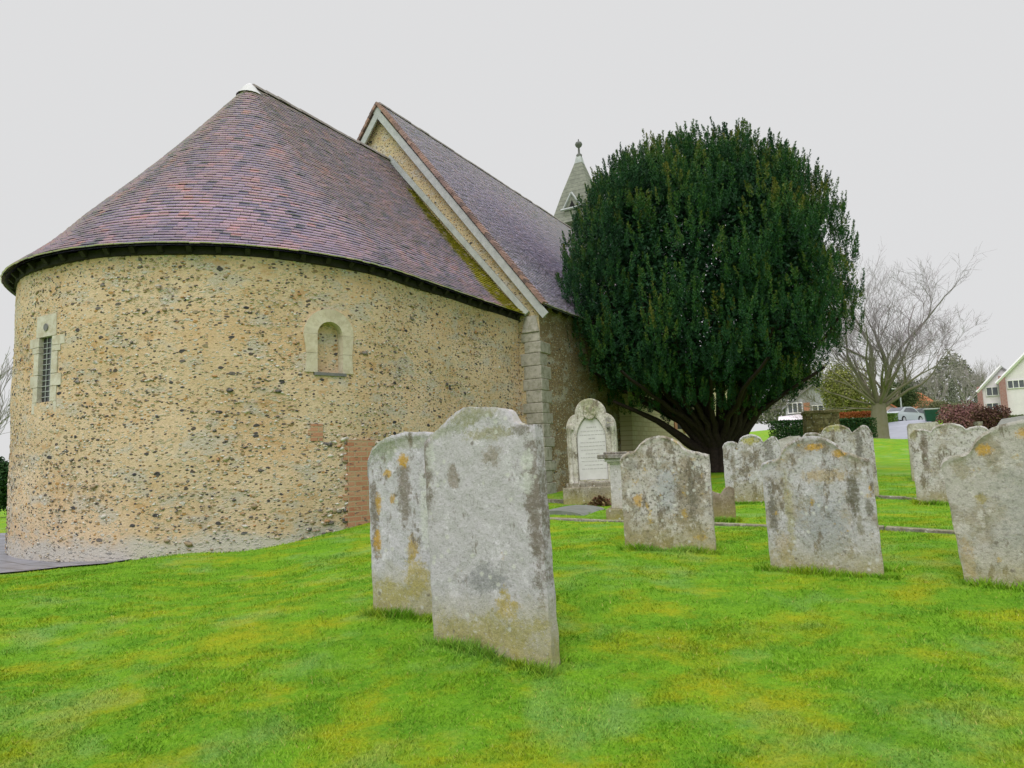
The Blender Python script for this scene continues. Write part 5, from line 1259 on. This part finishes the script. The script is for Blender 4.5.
# cars
def car(px, py, D, rz, body, label, kindc='car'):
    p = gnd(px, py, D); o = empty('parked_car', p, label, 'car', 'cars parked at the top of the drive', R_(rz))
    prof = [(-2.05, .35), (-2.08, .62), (-1.95, .82), (-1.25, .92), (-.70, 1.36), (-.2, 1.46), (.7, 1.45), (1.35, 1.12), (1.95, .98), (2.08, .8), (2.06, .35)]
    mb = MB(); V = []; n = len(prof)
    for y, k in ((-.78, .0), (-.70, .0), (.70, 0), (.78, 0)):
        for x, z in prof: 
            yy = y*(1-.16*max(0, (z-.9)/.55)); V.append((x, yy, z-(.03 if abs(y) > .75 else 0)))
    F = []
    for a in range(3):
        for i in range(n-1): F.append((a*n+i, a*n+i+1, (a+1)*n+i+1, (a+1)*n+i))
        F.append((a*n+n-1, a*n, (a+1)*n, (a+1)*n+n-1))
    F += [tuple(range(n)), tuple(3*n+i for i in range(n))[::-1]]
    mb.add(V, F); bevel(mb.build('body', body, o, world=False), .05, 3)
    mb = MB()
    for s_ in (-1, 1):
        y = lambda z: s_*(.79*(1-.16*max(0, (z-.9)/.55)))
        mb.add([(x, y(z), z) for x, z in ((-1.1, .95), (1.2, 1.02), (.65, 1.38), (-.25, 1.39), (-.66, 1.28))], [(0, 1, 2, 3, 4) if s_ < 0 else (4, 3, 2, 1, 0)])
    mb.add([(-1.24, -.66, .95), (-1.24, .66, .95), (-.74, .60, 1.36), (-.74, -.60, 1.36)], [(0, 1, 2, 3)]); mb.add([(1.38, -.62, 1.14), (1.38, .62, 1.14), (.78, .60, 1.44), (.78, -.60, 1.44)], [(3, 2, 1, 0)])
    mb.build('windows', M_PANE, o, world=False)
    for x in (-1.3, 1.3):
        for s_ in (-1, 1):
            mb = MB(); ring_ = []
            for rad_, yy in ((.0, .0), (.31, 0), (.33, .04), (.33, .2), (.31, .22), (0, .22)):
                ring_.append([(x+rad_*math.cos(2*math.pi*k/16), s_*(.60+yy), .32+rad_*math.sin(2*math.pi*k/16)) for k in range(16)])
            V = [v for r_ in ring_ for v in r_]; mb.add(V, [(i*16+k, i*16+(k+1) % 16, (i+1)*16+(k+1) % 16, (i+1)*16+k) for i in range(5) for k in range(16)]); w_ = mb.build('wheel', M_DARK, o, world=False)
            mb = MB(); mb.add([(x+.19*math.cos(2*math.pi*k/12), s_*.828, .32+.19*math.sin(2*math.pi*k/12)) for k in range(12)], [tuple(range(12))]); mb.build('rim', M_LEAD, w_, world=False)
    for s_ in (-1, 1):
        mb = MB(); mb.box((-2.05, s_*.55, .70), .08, .3, .14); mb.build('headlight', M_UPVC, o, world=False)
    return o
M_SILV = simple('silver_blue_paint', (.42, .47, .50), (.40, .45, .48), .25, 2, 0, .6)
car(904, 424, 62, -150, M_SILV, 'silver blue car parked at the top of the pale drive')
car(921, 424, 66, 15, simple('dark_grey_paint', (.10, .11, .12), (.09, .1, .11), .3, 2, 0, .6), 'dark grey car behind the silver one, partly hidden by a headstone')
# dark green container with pale lid
p = gnd(933, 429, 55); o = empty('storage_bin', p, 'dark green bin with a pale lid between the headstones and the red shrubs', 'bin', rz=R_(face_cam(p, 6)))
mb = MB(); V = [(-.42, -.4, 0), (.42, -.4, 0), (.42, .4, 0), (-.42, .4, 0), (-.52, -.48, .95), (.52, -.48, .95), (.52, .48, .95), (-.52, .48, .95)]
mb.add(V, [(0, 3, 2, 1), (0, 1, 5, 4), (1, 2, 6, 5), (2, 3, 7, 6), (3, 0, 4, 7), (4, 5, 6, 7)]); bevel(mb.build('body', simple('dark_green_plastic', (.01, .07, .04), (.01, .05, .03), .4), o, world=False), .04)
mb = MB(); mb.box((0, 0, 1.0), 1.12, 1.04, .1); bevel(mb.build('lid', simple('pale_lid', (.45, .5, .46)), o, world=False), .04)
# street lamp
p = gnd(903, 424, 66); o = empty('street_lamp', p, 'slim grey street lamp in front of the dark evergreen', 'street lamp')
mb = MB(); mb.tube([(0, 0, -.2), (0, 0, .9), (0, 0, 3.4)], [.09, .08, .055], 8); mb.build('post', M_LEAD, o, world=False)
mb = MB(); mb.tube([(0, 0, 3.38), (-.12, 0, 3.55), (-.4, 0, 3.6)], [.05, .045, .03], 6); mb.build('arm', M_LEAD, o, world=False)
mb = MB(); mb.box((-.55, 0, 3.6), .42, .16, .1); bevel(mb.build('lantern', M_UPVC, o, world=False), .02)

# ================================================================ grass blades
def grass_pts(n, ymin, ymax, rs, xk=.95):
    Y_ = np.sqrt(rs.uniform(ymin**2, ymax**2, n)); X_ = Y_*rs.uniform(-xk, xk, n); return X_, Y_
rs = np.random.RandomState(77); XS = []; YS = []; HS = []
for n, a, b, h in ((230000, 2.2, 4.6, .019), (200000, 4.6, 8.0, .021), (100000, 8.0, 14, .026)):
    x, y = grass_pts(n, a, b, rs); XS.append(x); YS.append(y); HS.append(h*rs.uniform(.5, 1.35, n))
# longer tufts against the stones
for o, x0, x1 in STONES:
    if o.location.y > 12: continue
    n = 1500; u_ = rs.uniform(x0-.05, x1+.05, n); w_ = rs.choice([-1, 1], n, p=[.75, .25])*(.07+np.abs(rs.normal(0, .035, n))); c_, s_ = math.cos(o.rotation_euler.z), math.sin(o.rotation_euler.z)
    XS.append(o.location.x+u_*c_-w_*(-1)*s_*-1*-1 if False else o.location.x+u_*c_-w_*s_); YS.append(o.location.y+u_*s_+w_*c_); HS.append(rs.uniform(.04, .10, n))
GX = np.concatenate(XS); GY = np.concatenate(YS); GH = np.concatenate(HS)
# not on the path, not inside the church
vx = GX-APC.x; vy = GY-APC.y; s_al = vx*DX.x+vy*DX.y; t_al = vx*LX.x+vy*LX.y; rr = np.hypot(vx, vy)
ang = np.degrees(np.arctan2(-s_al, -t_al))
ok = ~((s_al > 0) & (np.abs(t_al) < R_A+.02)) & ~((rr < R_A+.03) & (s_al <= 0)) & ~((rr < R_A+2.15) & (ang > 78) & (s_al < .5))
vx = GX-Qc.x; vy = GY-Qc.y; s_n = vx*DX.x+vy*DX.y; t_n = vx*LX.x+vy*LX.y
ok &= ~((s_n > -.06) & (t_n > -.36))
GX = GX[ok]; GY = GY[ok]; GH = GH[ok]; n = len(GX)
clump = .8+.36*np.sin(GX*9+2*np.sin(GY*7))*np.sin(GY*11+1.5*np.sin(GX*5)); GH = GH*np.clip(clump, .45, 1.3)
GZ = terr(GX, GY)-.004
fl = rs.uniform(0, 2*math.pi, n); wv = 1.2*np.sin(GX*1.3+GY*.8)+.9*np.sin(GX*4.1-GY*3.3)     # patches combed different ways
fl = np.where(rs.uniform(size=n) < .28, wv*2+rs.normal(0, .6, n), fl)
le = GH*rs.uniform(.3, 1.3, n); bw_ = (.0016+.00045*GY)*rs.uniform(.7, 1.3, n); pa = rs.uniform(0, 2*math.pi, n)
b0 = np.stack([GX-np.cos(pa)*bw_, GY-np.sin(pa)*bw_, GZ], 1); b1 = np.stack([GX+np.cos(pa)*bw_, GY+np.sin(pa)*bw_, GZ], 1)
tp_ = np.stack([GX+np.cos(fl)*le, GY+np.sin(fl)*le, GZ+GH], 1)
V = np.stack([b0, b1, tp_], 1).reshape(-1, 3)
tag(fastmesh('grass', V, np.arange(3*n).reshape(n, 3), M_BLADE, a=rs.uniform(0, 1, n)), 'short mossy green lawn grass with yellow patches', 'grass', kind='stuff')
